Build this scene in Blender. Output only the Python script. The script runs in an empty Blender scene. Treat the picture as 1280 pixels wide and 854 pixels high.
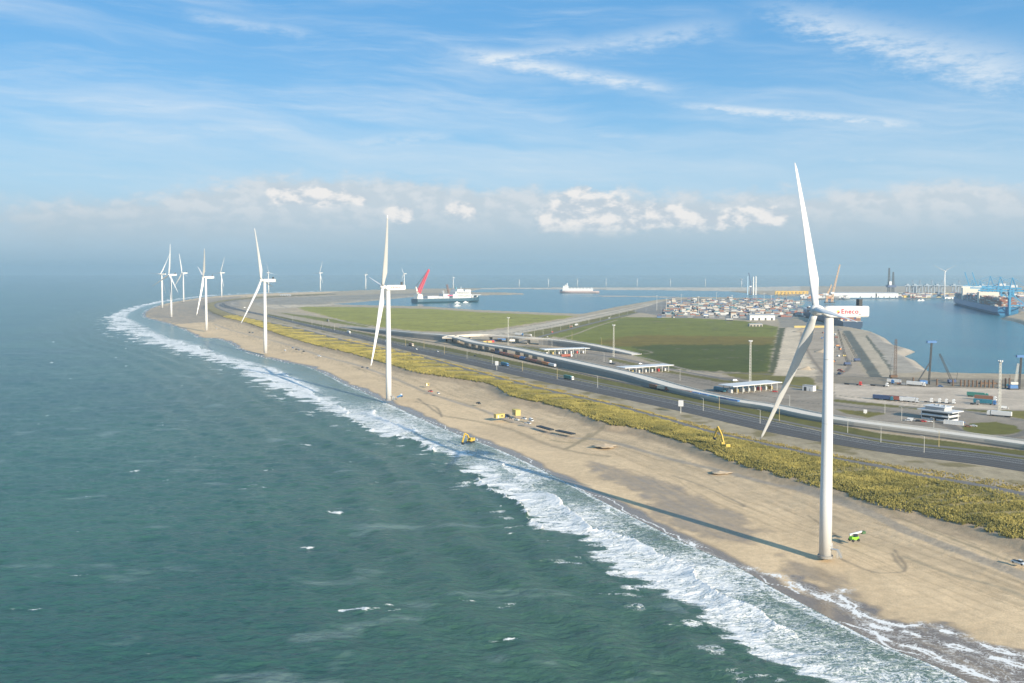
import bpy, bmesh, math, random
import numpy as np
from mathutils import Vector, Matrix, Euler

random.seed(7)
SC = bpy.context.scene
COL = SC.collection
R = math.radians

# ---------------------------------------------------------------- camera
# a slightly raised lens: the optical axis meets the picture at (CX, CY), 30 pixels above its centre
CAM_H, FOC, CX, CY, YH = 110.0, 1200.0, 640.0, 397.0, 337.0
PITCH = math.atan((CY - YH) / FOC)
cam = bpy.data.cameras.new("camera")
cam.sensor_width = 36.0
cam.lens = 36.0 * FOC / 1280.0
cam.shift_y = -(427.0 - CY) / 1280.0
cam.clip_start = 1.0
cam.clip_end = 60000.0
cam_ob = bpy.data.objects.new("camera", cam)
COL.objects.link(cam_ob)
cam_ob.location = (0, 0, CAM_H)
cam_ob.rotation_euler = (math.pi / 2 - PITCH, 0, 0)
SC.camera = cam_ob

# ---------------------------------------------------------------- light
SUN_AZ, SUN_EL = 146.4, 20.0           # compass style: from +Y towards +X
sun = bpy.data.lights.new("sun", "SUN")
sun.energy = 5.0
sun.angle = R(0.5)
sun.color = (1.0, 0.87, 0.68)
sun_ob = bpy.data.objects.new("sun", sun)
COL.objects.link(sun_ob)
_sd = Vector((math.sin(R(SUN_AZ)) * math.cos(R(SUN_EL)), math.cos(R(SUN_AZ)) * math.cos(R(SUN_EL)), math.sin(R(SUN_EL))))
sun_ob.rotation_euler = _sd.to_track_quat('Z', 'Y').to_euler()
sun_ob.location = (400, -500, 600)

SC.view_settings.view_transform = 'Standard'
SC.view_settings.look = 'None'
SC.view_settings.exposure = 0.78
SC.view_settings.gamma = 1.0
SC.view_settings.use_curve_mapping = False
SC.render.engine = 'CYCLES'
SC.cycles.use_denoising = True
SC.cycles.max_bounces = 6
SC.cycles.diffuse_bounces = 2
SC.cycles.glossy_bounces = 2
SC.cycles.volume_bounces = 1
SC.cycles.transparent_max_bounces = 8


class NT:
    """small helper round a node tree"""
    def __init__(s, tree):
        s.t = tree
        s.n = tree.nodes
        s.l = tree.links

    def _in(s, node, i, v):
        if v is None:
            return
        if isinstance(v, bpy.types.NodeSocket):
            s.l.new(v, node.inputs[i])
        else:
            node.inputs[i].default_value = v

    def node(s, typ, **kw):
        n = s.n.new(typ)
        for k, v in kw.items():
            setattr(n, k, v)
        return n

    def m(s, op, a, b=None, c=None, clamp=False):
        n = s.n.new('ShaderNodeMath')
        n.operation = op
        n.use_clamp = clamp
        for i, v in enumerate((a, b, c)):
            s._in(n, i, v)
        return n.outputs[0]

    def ss(s, v, lo, hi, a=0.0, b=1.0):
        n = s.n.new('ShaderNodeMapRange')
        n.interpolation_type = 'SMOOTHSTEP'
        for i, x in enumerate((v, lo, hi, a, b)):
            s._in(n, i, x)
        return n.outputs[0]

    def mix(s, f, a, b, blend='MIX'):
        n = s.n.new('ShaderNodeMix')
        n.data_type = 'RGBA'
        n.blend_type = blend
        s._in(n, 0, f)
        s._in(n, 6, a)
        s._in(n, 7, b)
        return n.outputs[2]

    def noise(s, vec, scale, detail=3.0, rough=0.55, dist=0.0, dim='3D'):
        n = s.n.new('ShaderNodeTexNoise')
        n.noise_dimensions = dim
        s._in(n, n.inputs.find('Vector'), vec)
        n.inputs['Scale'].default_value = scale
        n.inputs['Detail'].default_value = detail
        n.inputs['Roughness'].default_value = rough
        n.inputs['Distortion'].default_value = dist
        return n.outputs[0]

    def xyz(s, x, y, z=0.0):
        n = s.n.new('ShaderNodeCombineXYZ')
        for i, v in enumerate((x, y, z)):
            s._in(n, i, v)
        return n.outputs[0]

    def attr(s, name, col=False):
        n = s.n.new('ShaderNodeAttribute')
        n.attribute_name = name
        return n.outputs['Color'] if col else n.outputs['Fac']


def c4(c):
    return (c[0], c[1], c[2], 1.0)


# ---------------------------------------------------------------- world: Nishita sky with high and low clouds
world = bpy.data.worlds.new("World")
SC.world = world
world.use_nodes = True
wt = NT(world.node_tree)
wt.n.clear()
sky = wt.node('ShaderNodeTexSky', sky_type='NISHITA')
sky.sun_disc = False
sky.sun_elevation = R(SUN_EL)
sky.sun_rotation = R(SUN_AZ)
sky.altitude = 50
sky.air_density = 1.0
sky.dust_density = 0.6
sky.ozone_density = 2.0
SKY_STRENGTH = 0.075
tc = wt.node('ShaderNodeTexCoord')
sep = wt.node('ShaderNodeSeparateXYZ')
wt.l.new(tc.outputs['Generated'], sep.inputs[0])
dx, dy, dz = sep.outputs
WIDE = 1.40   # cloud layout scale
az = wt.m('MULTIPLY', wt.m('ARCTAN2', dx, dy), WIDE * 180 / math.pi)
el = wt.m('MULTIPLY', wt.m('ARCSINE', dz), WIDE * 180 / math.pi)


def sky_px(px, py):
    """direction (azimuth, elevation in degrees) of a place in the sky"""
    v = Vector(((px - CX) / FOC, 1, -(py - CY) / FOC))
    v = Matrix.Rotation(-PITCH, 3, 'X') @ v
    v.normalize()
    return WIDE * math.degrees(math.atan2(v.x, v.y)), WIDE * math.degrees(math.asin(v.z))


EXPO = SC.view_settings.exposure


def disp(r, g, b_):
    """sky radiance that shows as this picture value at the set exposure"""
    lin = lambda v: ((v / 255 + 0.055) / 1.055) ** 2.4 / 2 ** EXPO / SKY_STRENGTH
    return (lin(r), lin(g), lin(b_), 1)


warp = wt.noise(wt.xyz(wt.m('MULTIPLY', az, 0.05), wt.m('MULTIPLY', el, 0.12)), 1.0, 3.0)
# thin cirrus veil: streaks drawn out along a gentle slope
su = wt.m('ADD', wt.m('MULTIPLY', az, 0.045), wt.m('MULTIPLY', el, 0.03))
sv = wt.m('ADD', wt.m('ADD', wt.m('MULTIPLY', el, 0.42), wt.m('MULTIPLY', az, 0.035)), wt.m('MULTIPLY', warp, 2.2))
veil = wt.noise(wt.xyz(su, sv, 3.1), 1.0, 6.0, 0.6)
veil2 = wt.noise(wt.xyz(wt.m('MULTIPLY', az, 0.1), wt.m('ADD', wt.m('MULTIPLY', el, 1.1), wt.m('MULTIPLY', warp, 3.0)), 8.7), 1.0, 6.0, 0.66)
broad = wt.noise(wt.xyz(wt.m('MULTIPLY', az, 0.035), wt.m('MULTIPLY', el, 0.10), 5.5), 1.0, 2.0)
lowband = wt.ss(el, 17.0, 5.0)                                   # more veil lower down
vfac = wt.ss(wt.m('ADD', wt.m('ADD', wt.m('MULTIPLY', veil, 0.7), wt.m('MULTIPLY', broad, 0.45)), wt.m('MULTIPLY', lowband, 0.16)), 0.50, 0.92)
vfac2 = wt.m('MULTIPLY', wt.ss(veil2, 0.44, 0.80), wt.ss(broad, 0.35, 0.6))
cir = wt.m('ADD', wt.m('MULTIPLY', vfac, 0.72), wt.m('MULTIPLY', vfac2, 0.34), clamp=True)
# single feathered streaks
fine = wt.noise(wt.xyz(wt.m('MULTIPLY', az, 0.5), wt.m('MULTIPLY', el, 1.6), 1.7), 1.0, 7.0, 0.68)


def streak(p, q, w0, w1, amount, soft=0.5):
    a, b = sky_px(*p), sky_px(*q)
    L = math.hypot(b[0] - a[0], b[1] - a[1])
    ux, uy = (b[0] - a[0]) / L, (b[1] - a[1]) / L
    ra = wt.m('SUBTRACT', az, a[0])
    re = wt.m('SUBTRACT', el, a[1])
    t = wt.m('DIVIDE', wt.m('ADD', wt.m('MULTIPLY', ra, ux), wt.m('MULTIPLY', re, uy)), L)
    n = wt.m('ADD', wt.m('MULTIPLY', ra, -uy), wt.m('MULTIPLY', re, ux))
    n = wt.m('ADD', n, wt.m('MULTIPLY', wt.m('SUBTRACT', fine, 0.5), w1 * 1.6))
    w = wt.m('ADD', wt.m('MULTIPLY', t, w1 - w0), w0)
    w = wt.m('MAXIMUM', w, 0.05)
    g = wt.m('DIVIDE', n, w)
    g = wt.m('EXPONENT', wt.m('MULTIPLY', wt.m('MULTIPLY', g, g), -1.0))
    ends = wt.m('MULTIPLY', wt.ss(t, -0.15, 0.25), wt.ss(t, 1.12, 0.75))
    tex = wt.ss(fine, 0.15, 0.7)
    return wt.m('MULTIPLY', wt.m('MULTIPLY', wt.m('MULTIPLY', g, ends), tex), amount)


st = streak((560, 62), (850, 113), 0.8, 0.5, 0.85)
for args in (((850, 130), (1165, 156), 0.35, 0.5, 0.95),
             ((960, 10), (1330, 105), 0.9, 2.1, 0.75),
             ((600, 72), (920, 30), 0.35, 1.1, 0.50),
             ((220, 12), (400, 45), 0.5, 0.6, 0.40),
             ((60, 165), (330, 160), 0.7, 1.1, 0.50),
             ((340, 190), (580, 165), 1.1, 0.6, 0.50),
             ((0, 215), (420, 228), 0.3, 0.35, 0.45),
             ((560, 250), (1180, 232), 0.35, 0.3, 0.5),
             ((700, 165), (1000, 180), 0.3, 0.4, 0.35),
             ((1000, 200), (1330, 180), 0.5, 0.5, 0.4)):
    st = wt.m('ADD', st, streak(*args))
cir = wt.m('MAXIMUM', wt.m('MULTIPLY', cir, 0.76), wt.m('MINIMUM', wt.m('MULTIPLY', st, 1.05), 0.92))

cu = wt.noise(wt.xyz(wt.m('MULTIPLY', az, 0.42), wt.m('MULTIPLY', el, 0.75), 0.6), 1.0, 8.0, 0.60)
cul = wt.noise(wt.xyz(wt.m('MULTIPLY', wt.m('ADD', az, -0.7), 0.42), wt.m('MULTIPLY', wt.m('ADD', el, -0.5), 0.75), 0.6), 1.0, 8.0, 0.60)


def puffs(lst):
    tot = None
    for px, py, rx, ry, am in lst:
        a, e = sky_px(px, py)
        gx = wt.m('MULTIPLY', wt.m('SUBTRACT', az, a), 1 / (rx * 0.078))
        gy = wt.m('MULTIPLY', wt.m('SUBTRACT', el, e), 1 / (ry * 0.080))
        g = wt.m('MULTIPLY', wt.m('EXPONENT', wt.m('MULTIPLY', wt.m('ADD', wt.m('MULTIPLY', gx, gx), wt.m('MULTIPLY', gy, gy)), -1.0)), am)
        tot = g if tot is None else wt.m('ADD', tot, g)
    return tot


bright = puffs([(388, 248, 30, 11, .85), (352, 245, 14, 9, .8), (445, 246, 26, 9, .55), (502, 268, 17, 10, .8), (578, 263, 20, 10, .8), (738, 272, 42, 26, 1.25), (700, 275, 24, 12, .7), (782, 274, 32, 13, .8),
                (828, 266, 26, 10, .8), (866, 276, 34, 12, .75), (930, 274, 32, 12, .75), (966, 270, 18, 8, .7)])
soft = puffs([(350, 262, 110, 30, 1.1), (600, 282, 130, 32, 1.0), (800, 282, 200, 34, 1.1), (1080, 278, 110, 32, .9), (1230, 272, 80, 32, .9), (110, 282, 150, 30, .8), (470, 272, 90, 34, 1.0)])
bn_ = wt.m('MULTIPLY', wt.m('SUBTRACT', cu, 0.5), 2.2)
heads = wt.ss(wt.m('ADD', bright, wt.m('MULTIPLY', bn_, wt.ss(bright, 0.02, 0.35))), 0.22, 0.66)
softm = wt.ss(wt.m('ADD', soft, wt.m('MULTIPLY', wt.m('MULTIPLY', bn_, wt.ss(soft, 0.02, 0.35)), 0.55)), 0.25, 0.80)
lit = wt.ss(wt.m('SUBTRACT', cu, cul), -0.10, 0.12)
upper = wt.mix(1.0, sky.outputs[0], (0.66, 1.0, 1.22, 1), 'MULTIPLY')
upper = wt.mix(0.75, upper, wt.mix(wt.ss(el, 4.0, 22.0), disp(150, 200, 236), disp(104, 171, 226)))
c1 = wt.mix(cir, upper, disp(226, 237, 246))
lowair = wt.mix(wt.m('MULTIPLY', wt.ss(el, 14.0, 4.0), 0.58), c1, disp(184, 212, 231))
bank = wt.ss(wt.m('ADD', el, wt.m('MULTIPLY', wt.m('SUBTRACT', broad, 0.5), 5.0)), 6.4, 2.6)
c2 = wt.mix(wt.m('MULTIPLY', bank, 0.85), lowair, disp(180, 203, 219))
c2 = wt.mix(wt.m('MULTIPLY', softm, 0.88), c2, wt.mix(wt.ss(el, 2.0, 5.6), disp(176, 199, 214), wt.mix(lit, disp(200, 212, 221), disp(217, 223, 228))))
c2 = wt.mix(wt.m('MULTIPLY', heads, wt.m('MULTIPLY', wt.ss(el, 2.4, 4.0), 0.95)), c2, wt.mix(lit, disp(196, 209, 220), disp(243, 241, 239)))
c2 = wt.mix(wt.ss(el, 2.8, 0.5), c2, disp(158, 188, 207))
c2 = wt.mix(wt.ss(el, 0.9, 0.1), c2, disp(150, 183, 203))
c2 = wt.mix(wt.ss(el, -1.2, -4.0), c2, disp(100, 130, 150))
bg = wt.node('ShaderNodeBackground')
wt.l.new(c2, bg.inputs[0])
bg.inputs[1].default_value = SKY_STRENGTH
wo = wt.node('ShaderNodeOutputWorld')
wt.l.new(bg.outputs[0], wo.inputs[0])


# ---------------------------------------------------------------- helpers
def at(px, py, z=0.0):
    """the place in the world at height z seen at this place of the survey photograph (1280 x 854)"""
    cp, sp = math.cos(PITCH), math.sin(PITCH)
    a, b = (px - CX) / FOC, (py - CY) / FOC
    d = (a, cp - b * sp, -sp - b * cp)
    k = (z - CAM_H) / d[2]
    return Vector((d[0] * k, d[1] * k, z))


def ats(pts, z=0.0):
    return [at(p[0], p[1], p[2] if len(p) > 2 else z) for p in pts]


def heading(p, q, z=5.0):
    a, b = at(*p, z), at(*q, z)
    return math.atan2(b.y - a.y, b.x - a.x)


def up_h(px, y_base, y_top, z0=5.0):
    """height of an upright thing from its foot and top"""
    p = at(px, y_base, z0)
    cp, sp = math.cos(PITCH), math.sin(PITCH)
    b = (y_top - CY) / FOC
    # ray in the vertical plane: dz/dy
    return CAM_H + p.y * (-sp - b * cp) / (cp - b * sp) - z0


def tag(o, label=None, cat=None, group=None, kind=None):
    if label: o['label'] = label
    if cat: o['category'] = cat
    if group: o['group'] = group
    if kind: o['kind'] = kind
    return o


def thing(name, label, cat, loc=(0, 0, 0), rz=0.0, group=None):
    o = bpy.data.objects.new(name, None)
    COL.objects.link(o)
    o.location = loc
    o.rotation_euler = (0, 0, rz)
    return tag(o, label, cat, group)


class MB:
    """collects boxes, tubes, lofts and builds ONE mesh object"""
    def __init__(s):
        s.v, s.f, s.c = [], [], []

    def add(s, v, f, col=None):
        n = len(s.v)
        s.v += [tuple(p) for p in v]
        s.f += [tuple(i + n for i in q) for q in f]
        if col is not None:
            s.c += [col] * len(f)
        return s

    def box(s, x0, x1, y0, y1, z0, z1, col=None, tx=0.0, ty=0.0):
        v = [(x0, y0, z0), (x1, y0, z0), (x1, y1, z0), (x0, y1, z0),
             (x0 + tx, y0 + ty, z1), (x1 - tx, y0 + ty, z1), (x1 - tx, y1 - ty, z1), (x0 + tx, y1 - ty, z1)]
        return s.add(v, [(0, 3, 2, 1), (4, 5, 6, 7), (0, 1, 5, 4), (1, 2, 6, 5), (2, 3, 7, 6), (3, 0, 4, 7)], col)

    def bar(s, a, b, w, h=None, col=None):
        a, b = Vector(a), Vector(b)
        d = (b - a)
        if d.length < 1e-6:
            return s
        d.normalize()
        up = Vector((0, 0, 1)) if abs(d.z) < 0.95 else Vector((1, 0, 0))
        r = d.cross(up).normalized()
        u = r.cross(d)
        h = w if h is None else h
        v = []
        for p in (a, b):
            for i, j in ((-1, -1), (1, -1), (1, 1), (-1, 1)):
                v.append(p + r * (i * w / 2) + u * (j * h / 2))
        return s.add(v, [(3, 2, 1, 0), (4, 5, 6, 7), (0, 1, 5, 4), (1, 2, 6, 5), (2, 3, 7, 6), (3, 0, 4, 7)], col)

    def cyl(s, a, b, r0, r1=None, n=12, col=None, caps=True):
        a, b = Vector(a), Vector(b)
        r1 = r0 if r1 is None else r1
        d = (b - a).normalized()
        up = Vector((0, 0, 1)) if abs(d.z) < 0.95 else Vector((1, 0, 0))
        x = d.cross(up).normalized()
        y = d.cross(x)
        v = []
        for p, r in ((a, r0), (b, r1)):
            for k in range(n):
                t = 2 * math.pi * k / n
                v.append(p + x * (r * math.cos(t)) + y * (r * math.sin(t)))
        f = [(k, k + n, (k + 1) % n + n, (k + 1) % n) for k in range(n)]
        if caps:
            f += [tuple(range(n)), tuple(range(2 * n - 1, n - 1, -1))]
        return s.add(v, f, col)

    def loft(s, rings, closed=True, caps=True, col=None):
        n = len(rings[0])
        v = [p for r in rings for p in r]
        f = []
        m = n if closed else n - 1
        for i in range(len(rings) - 1):
            for k in range(m):
                f.append((i * n + k, i * n + (k + 1) % n, (i + 1) * n + (k + 1) % n, (i + 1) * n + k))
        if caps and closed:
            f += [tuple(range(n - 1, -1, -1)), tuple(range((len(rings) - 1) * n, len(rings) * n))]
        return s.add(v, f, col)

    def lattice(s, a, b, w, n=8, t=0.2, taper=1.0):
        """a square lattice boom between two points"""
        a, b = Vector(a), Vector(b)
        d = (b - a).normalized()
        up = Vector((0, 0, 1)) if abs(d.z) < 0.95 else Vector((0, 1, 0))
        r = d.cross(up).normalized()
        u = r.cross(d)
        P = []
        for i in range(n + 1):
            q = a.lerp(b, i / n)
            k = w / 2 * (1 + (taper - 1) * i / n)
            P.append([q + r * k + u * k, q - r * k + u * k, q - r * k - u * k, q + r * k - u * k])
        for c in range(4):
            s.bar(P[0][c], P[n][c], t)
            for i in range(n):
                s.bar(P[i][c], P[i + 1][(c + 1) % 4], t * 0.6)
        return s

    def build(s, name, mat, parent=None, loc=None, smooth=False, bevel=0.0):
        me = bpy.data.meshes.new(name)
        me.from_pydata(s.v, [], s.f)
        bm = bmesh.new()
        bm.from_mesh(me)
        if not s.c:
            bmesh.ops.recalc_face_normals(bm, faces=bm.faces)
        bm.to_mesh(me)
        bm.free()
        if s.c:
            ca = me.attributes.new('Col', 'FLOAT_COLOR', 'FACE')
            ca.data.foreach_set('color', np.array([list(c) + [1.0] for c in s.c], dtype=np.float32).ravel())
        if mat:
            me.materials.append(mat)
        if smooth:
            me.polygons.foreach_set('use_smooth', [True] * len(me.polygons))
        o = bpy.data.objects.new(name, me)
        COL.objects.link(o)
        if parent is not None:
            o.parent = parent
        if loc is not None:
            o.location = loc
        if bevel:
            b = o.modifiers.new('bevel', 'BEVEL')
            b.width = bevel
            b.segments = 2
        return o


KIDS = {}


def children(o):
    return [c for c in bpy.data.objects if c.parent == o]


def copy_tree(o, parent=None, kids=None):
    c = o.copy()
    COL.objects.link(c)
    if parent is not None:
        c.parent = parent
    ks = KIDS.get(o.name)
    if ks is None:
        ks = KIDS[o.name] = children(o)
    for ch in ks:
        copy_tree(ch, c)
    return c


PROTO = {}


def place(key, maker, label, cat, loc, rz=0.0, group=None, scale=None):
    """first use builds the thing, later uses copy it with its parts"""
    if key not in PROTO:
        o = maker()
        PROTO[key] = o
    else:
        o = copy_tree(PROTO[key])
    o.location = loc
    o.rotation_euler = (0, 0, rz)
    if scale: o.scale = scale
    if 'group' in o and not group:
        del o['group']
    return tag(o, label, cat, group)


# ---------------------------------------------------------------- materials
MATS = {}


def mat(name, col, rough=0.6, metal=0.0, var=0.10, scale=1.5, bump=0.0):
    if name in MATS:
        return MATS[name]
    m = bpy.data.materials.new(name)
    m.use_nodes = True
    t = NT(m.node_tree)
    b = t.n['Principled BSDF']
    tcn = t.node('ShaderNodeTexCoord')
    n = t.noise(tcn.outputs['Object'], scale, 4.0, 0.6)
    d = tuple(max(0, x * (1 - var)) for x in col)
    u = tuple(min(1, x * (1 + var)) for x in col)
    t.l.new(t.mix(n, c4(d), c4(u)), b.inputs['Base Color'])
    b.inputs['Roughness'].default_value = rough
    b.inputs['Metallic'].default_value = metal
    if bump:
        bn = t.node('ShaderNodeBump')
        bn.inputs['Strength'].default_value = bump
        t.l.new(n, bn.inputs['Height'])
        t.l.new(bn.outputs[0], b.inputs['Normal'])
    MATS[name] = m
    return m


def mat_attr(name, rough=0.7, nscale=0.8, var=0.12):
    if name in MATS:
        return MATS[name]
    m = bpy.data.materials.new(name)
    m.use_nodes = True
    t = NT(m.node_tree)
    b = t.n['Principled BSDF']
    tcn = t.node('ShaderNodeTexCoord')
    n = t.noise(tcn.outputs['Object'], nscale, 3.0)
    k = t.ss(n, 0.2, 0.8, 1 - var, 1 + var)
    t.l.new(t.mix(1.0, t.attr('Col', True), t.xyz(k, k, k), 'MULTIPLY'), b.inputs['Base Color'])
    b.inputs['Roughness'].default_value = rough
    MATS[name] = m
    return m


M_WHITE = mat('turbine_white', (0.60, 0.60, 0.59), 0.38, var=0.07, scale=0.09)
M_DARK = mat('dark_metal', (0.03, 0.035, 0.04), 0.5)
M_TYRE = mat('tyre_rubber', (0.02, 0.02, 0.022), 0.85)
M_GLASS = mat('dark_glass', (0.02, 0.03, 0.04), 0.1, var=0.02)
M_STEEL = mat('galvanised_steel', (0.42, 0.44, 0.45), 0.45, 0.3)
M_CONC = mat('pale_concrete', (0.47, 0.43, 0.37), 0.85, var=0.14, scale=0.15, bump=0.1)
M_CONCD = mat('grey_concrete', (0.27, 0.26, 0.24), 0.9, var=0.2, scale=0.12)
M_PARA = mat('parapet_concrete', (0.60, 0.56, 0.49), 0.85, var=0.10, scale=0.15)
M_RUST = mat('rusty_pile_steel', (0.13, 0.08, 0.05), 0.8, var=0.3, scale=0.5)
M_YEL = mat('machine_yellow', (0.50, 0.35, 0.06), 0.5, var=0.12)
M_RED = mat('crane_red', (0.62, 0.06, 0.09), 0.5)
M_BLUE = mat('port_blue', (0.06, 0.28, 0.48), 0.5, var=0.15, scale=0.05)
M_GREEN = mat('machine_lime_green', (0.22, 0.62, 0.02), 0.45)
M_POST = mat('post_grey', (0.50, 0.50, 0.46), 0.6)
M_POSTY = mat('post_timber_yellow', (0.50, 0.40, 0.20), 0.7)
M_WHITEP = mat('white_panel', (0.62, 0.63, 0.63), 0.5, var=0.05)
M_LETTER = mat('letter_red', (0.62, 0.02, 0.06), 0.5, var=0.02)
M_LETTERD = mat('letter_dark', (0.12, 0.05, 0.04), 0.5, var=0.02)
M_ROOFG = mat('grey_roof', (0.36, 0.37, 0.38), 0.7)
CARCOL = {'white': (0.62, 0.63, 0.63), 'black': (0.025, 0.027, 0.03), 'grey': (0.22, 0.23, 0.24), 'blue': (0.05, 0.15, 0.35),
          'red': (0.5, 0.05, 0.04), 'silver': (0.5, 0.52, 0.54), 'teal': (0.03, 0.18, 0.25), 'green': (0.05, 0.2, 0.16),
          'brown': (0.24, 0.12, 0.07), 'orange': (0.55, 0.2, 0.05), 'yellow': (0.47, 0.37, 0.13), 'rust': (0.28, 0.09, 0.06),
          'cream': (0.6, 0.53, 0.42), 'pink': (0.62, 0.10, 0.25), 'navy': (0.04, 0.07, 0.16)}


def paint(c):
    return mat('paint_' + c, CARCOL[c], 0.4, var=0.08)



# ---------------------------------------------------------------- ground and water: traced lines in metres
def vnoise(x, y, seed=0):
    xi, yi = np.floor(x).astype(np.int64), np.floor(y).astype(np.int64)
    xf, yf = x - xi, y - yi
    xf, yf = xf * xf * (3 - 2 * xf), yf * yf * (3 - 2 * yf)

    def h(a, b):
        n = (a * 374761393 + b * 668265263 + seed * 974711) & 0xffffffff
        n = ((n ^ (n >> 13)) * 1274126177) & 0xffffffff
        return ((n ^ (n >> 16)) & 0xffff) / 65535.0
    return (h(xi, yi) * (1 - xf) + h(xi + 1, yi) * xf) * (1 - yf) + (h(xi, yi + 1) * (1 - xf) + h(xi + 1, yi + 1) * xf) * yf


def fbm(x, y, o=4, seed=0, gain=0.5):
    t, a, s = 0.0, 1.0, 0.0
    for i in range(o):
        t = t + a * vnoise(x * 2.03 ** i + 17.3 * i, y * 2.03 ** i - 9.1 * i, seed + i)
        s += a
        a *= gain
    return t / s


def ss(v, a, b):
    t = np.clip((v - a) / (b - a), 0, 1)
    return t * t * (3 - 2 * t)


def P2(pts, z=0.0):
    return np.array([[p.x, p.y] for p in ats(pts, z)])


def seg_dist(X, Y, line, far=1e9):
    """distance to a polyline and arc length of the nearest place on it"""
    D = np.full(X.shape, 1e9)
    S = np.zeros(X.shape)
    acc = 0.0
    for (ax, ay), (bx, by) in zip(line[:-1], line[1:]):
        ux, uy = bx - ax, by - ay
        L2 = ux * ux + uy * uy
        L = math.sqrt(L2)
        if L < 1e-6:
            continue
        t = np.clip(((X - ax) * ux + (Y - ay) * uy) / L2, 0, 1)
        d = np.hypot(X - ax - t * ux, Y - ay - t * uy)
        m = d < D
        D[m] = d[m]
        S[m] = (acc + t[m] * L)
        acc += L
    return D, S


def seg_dist_near(X, Y, line, far):
    """the same, only worked out for places within FAR of the line's box"""
    x0, y0 = line.min(0) - far
    x1, y1 = line.max(0) + far
    m = (X > x0) & (X < x1) & (Y > y0) & (Y < y1)
    D = np.full(X.shape, 1e9)
    if m.any():
        D[m] = seg_dist(X[m], Y[m], line)[0]
    return D


def inside(X, Y, poly):
    r = np.zeros(X.shape, bool)
    x0, y0 = poly.min(0)
    x1, y1 = poly.max(0)
    m = (X >= x0) & (X <= x1) & (Y >= y0) & (Y <= y1)
    if not m.any():
        return r
    x, y = X[m], Y[m]
    c = np.zeros(x.shape, bool)
    n = len(poly)
    for i in range(n):
        ax, ay = poly[i]
        bx, by = poly[(i + 1) % n]
        if ay == by:
            continue
        k = ((ay > y) != (by > y)) & (x < (bx - ax) * (y - ay) / (by - ay) + ax)
        c ^= k
    r[m] = c
    return r


def smoothline(pts, n=6):
    """Catmull-Rom through the points"""
    p = np.asarray(pts, float)
    out = []
    for i in range(len(p) - 1):
        a, b, c, d = p[max(i - 1, 0)], p[i], p[i + 1], p[min(i + 2, len(p) - 1)]
        for k in range(n):
            t = k / n
            out.append(0.5 * (2 * b + (c - a) * t + (2 * a - 5 * b + 4 * c - d) * t * t + (3 * b - a - 3 * c + d) * t ** 3))
    out.append(p[-1])
    return np.array(out)


ZI = 5.0   # level of the inland ground
SHORE_PX = [(1700, 1110), (1420, 965), (1212, 854), (1155, 827), (1108, 809), (1066, 788), (1020, 764), (968, 736), (918, 707), (860, 681), (800, 651), (740, 620),
            (700, 599), (650, 574), (610, 557), (575, 544), (545, 532), (510, 516), (480, 502), (455, 490.5), (430, 479.5), (405, 467), (380, 457),
            (358, 453.5), (333, 447.5), (316, 443), (306, 439.5), (296.6, 435), (286.7, 428.6), (272.6, 424), (260, 422.5), (247, 422), (239, 416.6), (212, 405.6), (187, 399),
            (178, 395), (183, 388), (200, 381), (225, 376), (256, 371.5), (281, 369.3), (312, 367.7), (350, 366.2), (400, 364.6), (440, 363.6)]
OUTER_PX = [(1500, 1150), (1250, 985), (1020, 856), (978, 836), (905, 800), (850, 757), (800, 738), (740, 706), (700, 672), (655, 658), (628, 634), (600, 611), (575, 589), (548, 572), (520, 561),
            (480, 548), (440, 532), (400, 518), (372, 505), (340, 490), (300, 471), (262, 454), (226, 442), (195, 434), (165, 428), (140, 419), (127, 407), (130, 396), (148, 388),
            (180, 379.5), (215, 374), (250, 370), (281, 367.8), (312, 366.4), (350, 365.2), (400, 363.8)]
FOOT_PX = [(1700, 800), (1480, 733), (1280, 674), (1230, 659), (1162, 641.6), (1117, 632), (1083.6, 623), (1041, 610.6), (1025, 606), (960, 588.5), (921, 577), (884, 563), (859, 553),
           (820, 541), (789, 533), (761, 529.5), (733, 519), (704.6, 509.5), (674, 502), (640, 494), (615, 480.5), (565, 471.5), (522, 464.5), (490, 455), (440, 441),
           (395, 430.5), (372.5, 424), (344, 415), (319, 406), (299, 400.5), (279.7, 396), (264, 390), (256, 384), (262, 378.6), (285, 374.5), (330, 370.6), (400, 367.4)]
PATH_PX = [(1700, 738), (1480, 677), (1280, 618), (1140, 592.5), (1100, 588), (1025, 570), (960, 556.3), (884, 539), (840, 526.2), (800, 515.5), (760, 505), (665, 483.5), (580, 461), (515, 442.8), (440, 428),
           (381, 412.8), (330, 401.8), (300, 394.8), (281, 389), (270, 384), (270, 380), (281, 377), (310, 373.6), (360, 370.4), (420, 367.6)]
PATH_PX[4] = (1100, 583)
PATH_PX[3] = (1140, 592.5)
shore = smoothline(P2(SHORE_PX, 0.0), 4)
outer = smoothline(P2(OUTER_PX, 0.0), 4)
foot = smoothline(P2(FOOT_PX, 6.0), 4)
path = smoothline(P2(PATH_PX, 6.2), 4)

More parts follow.
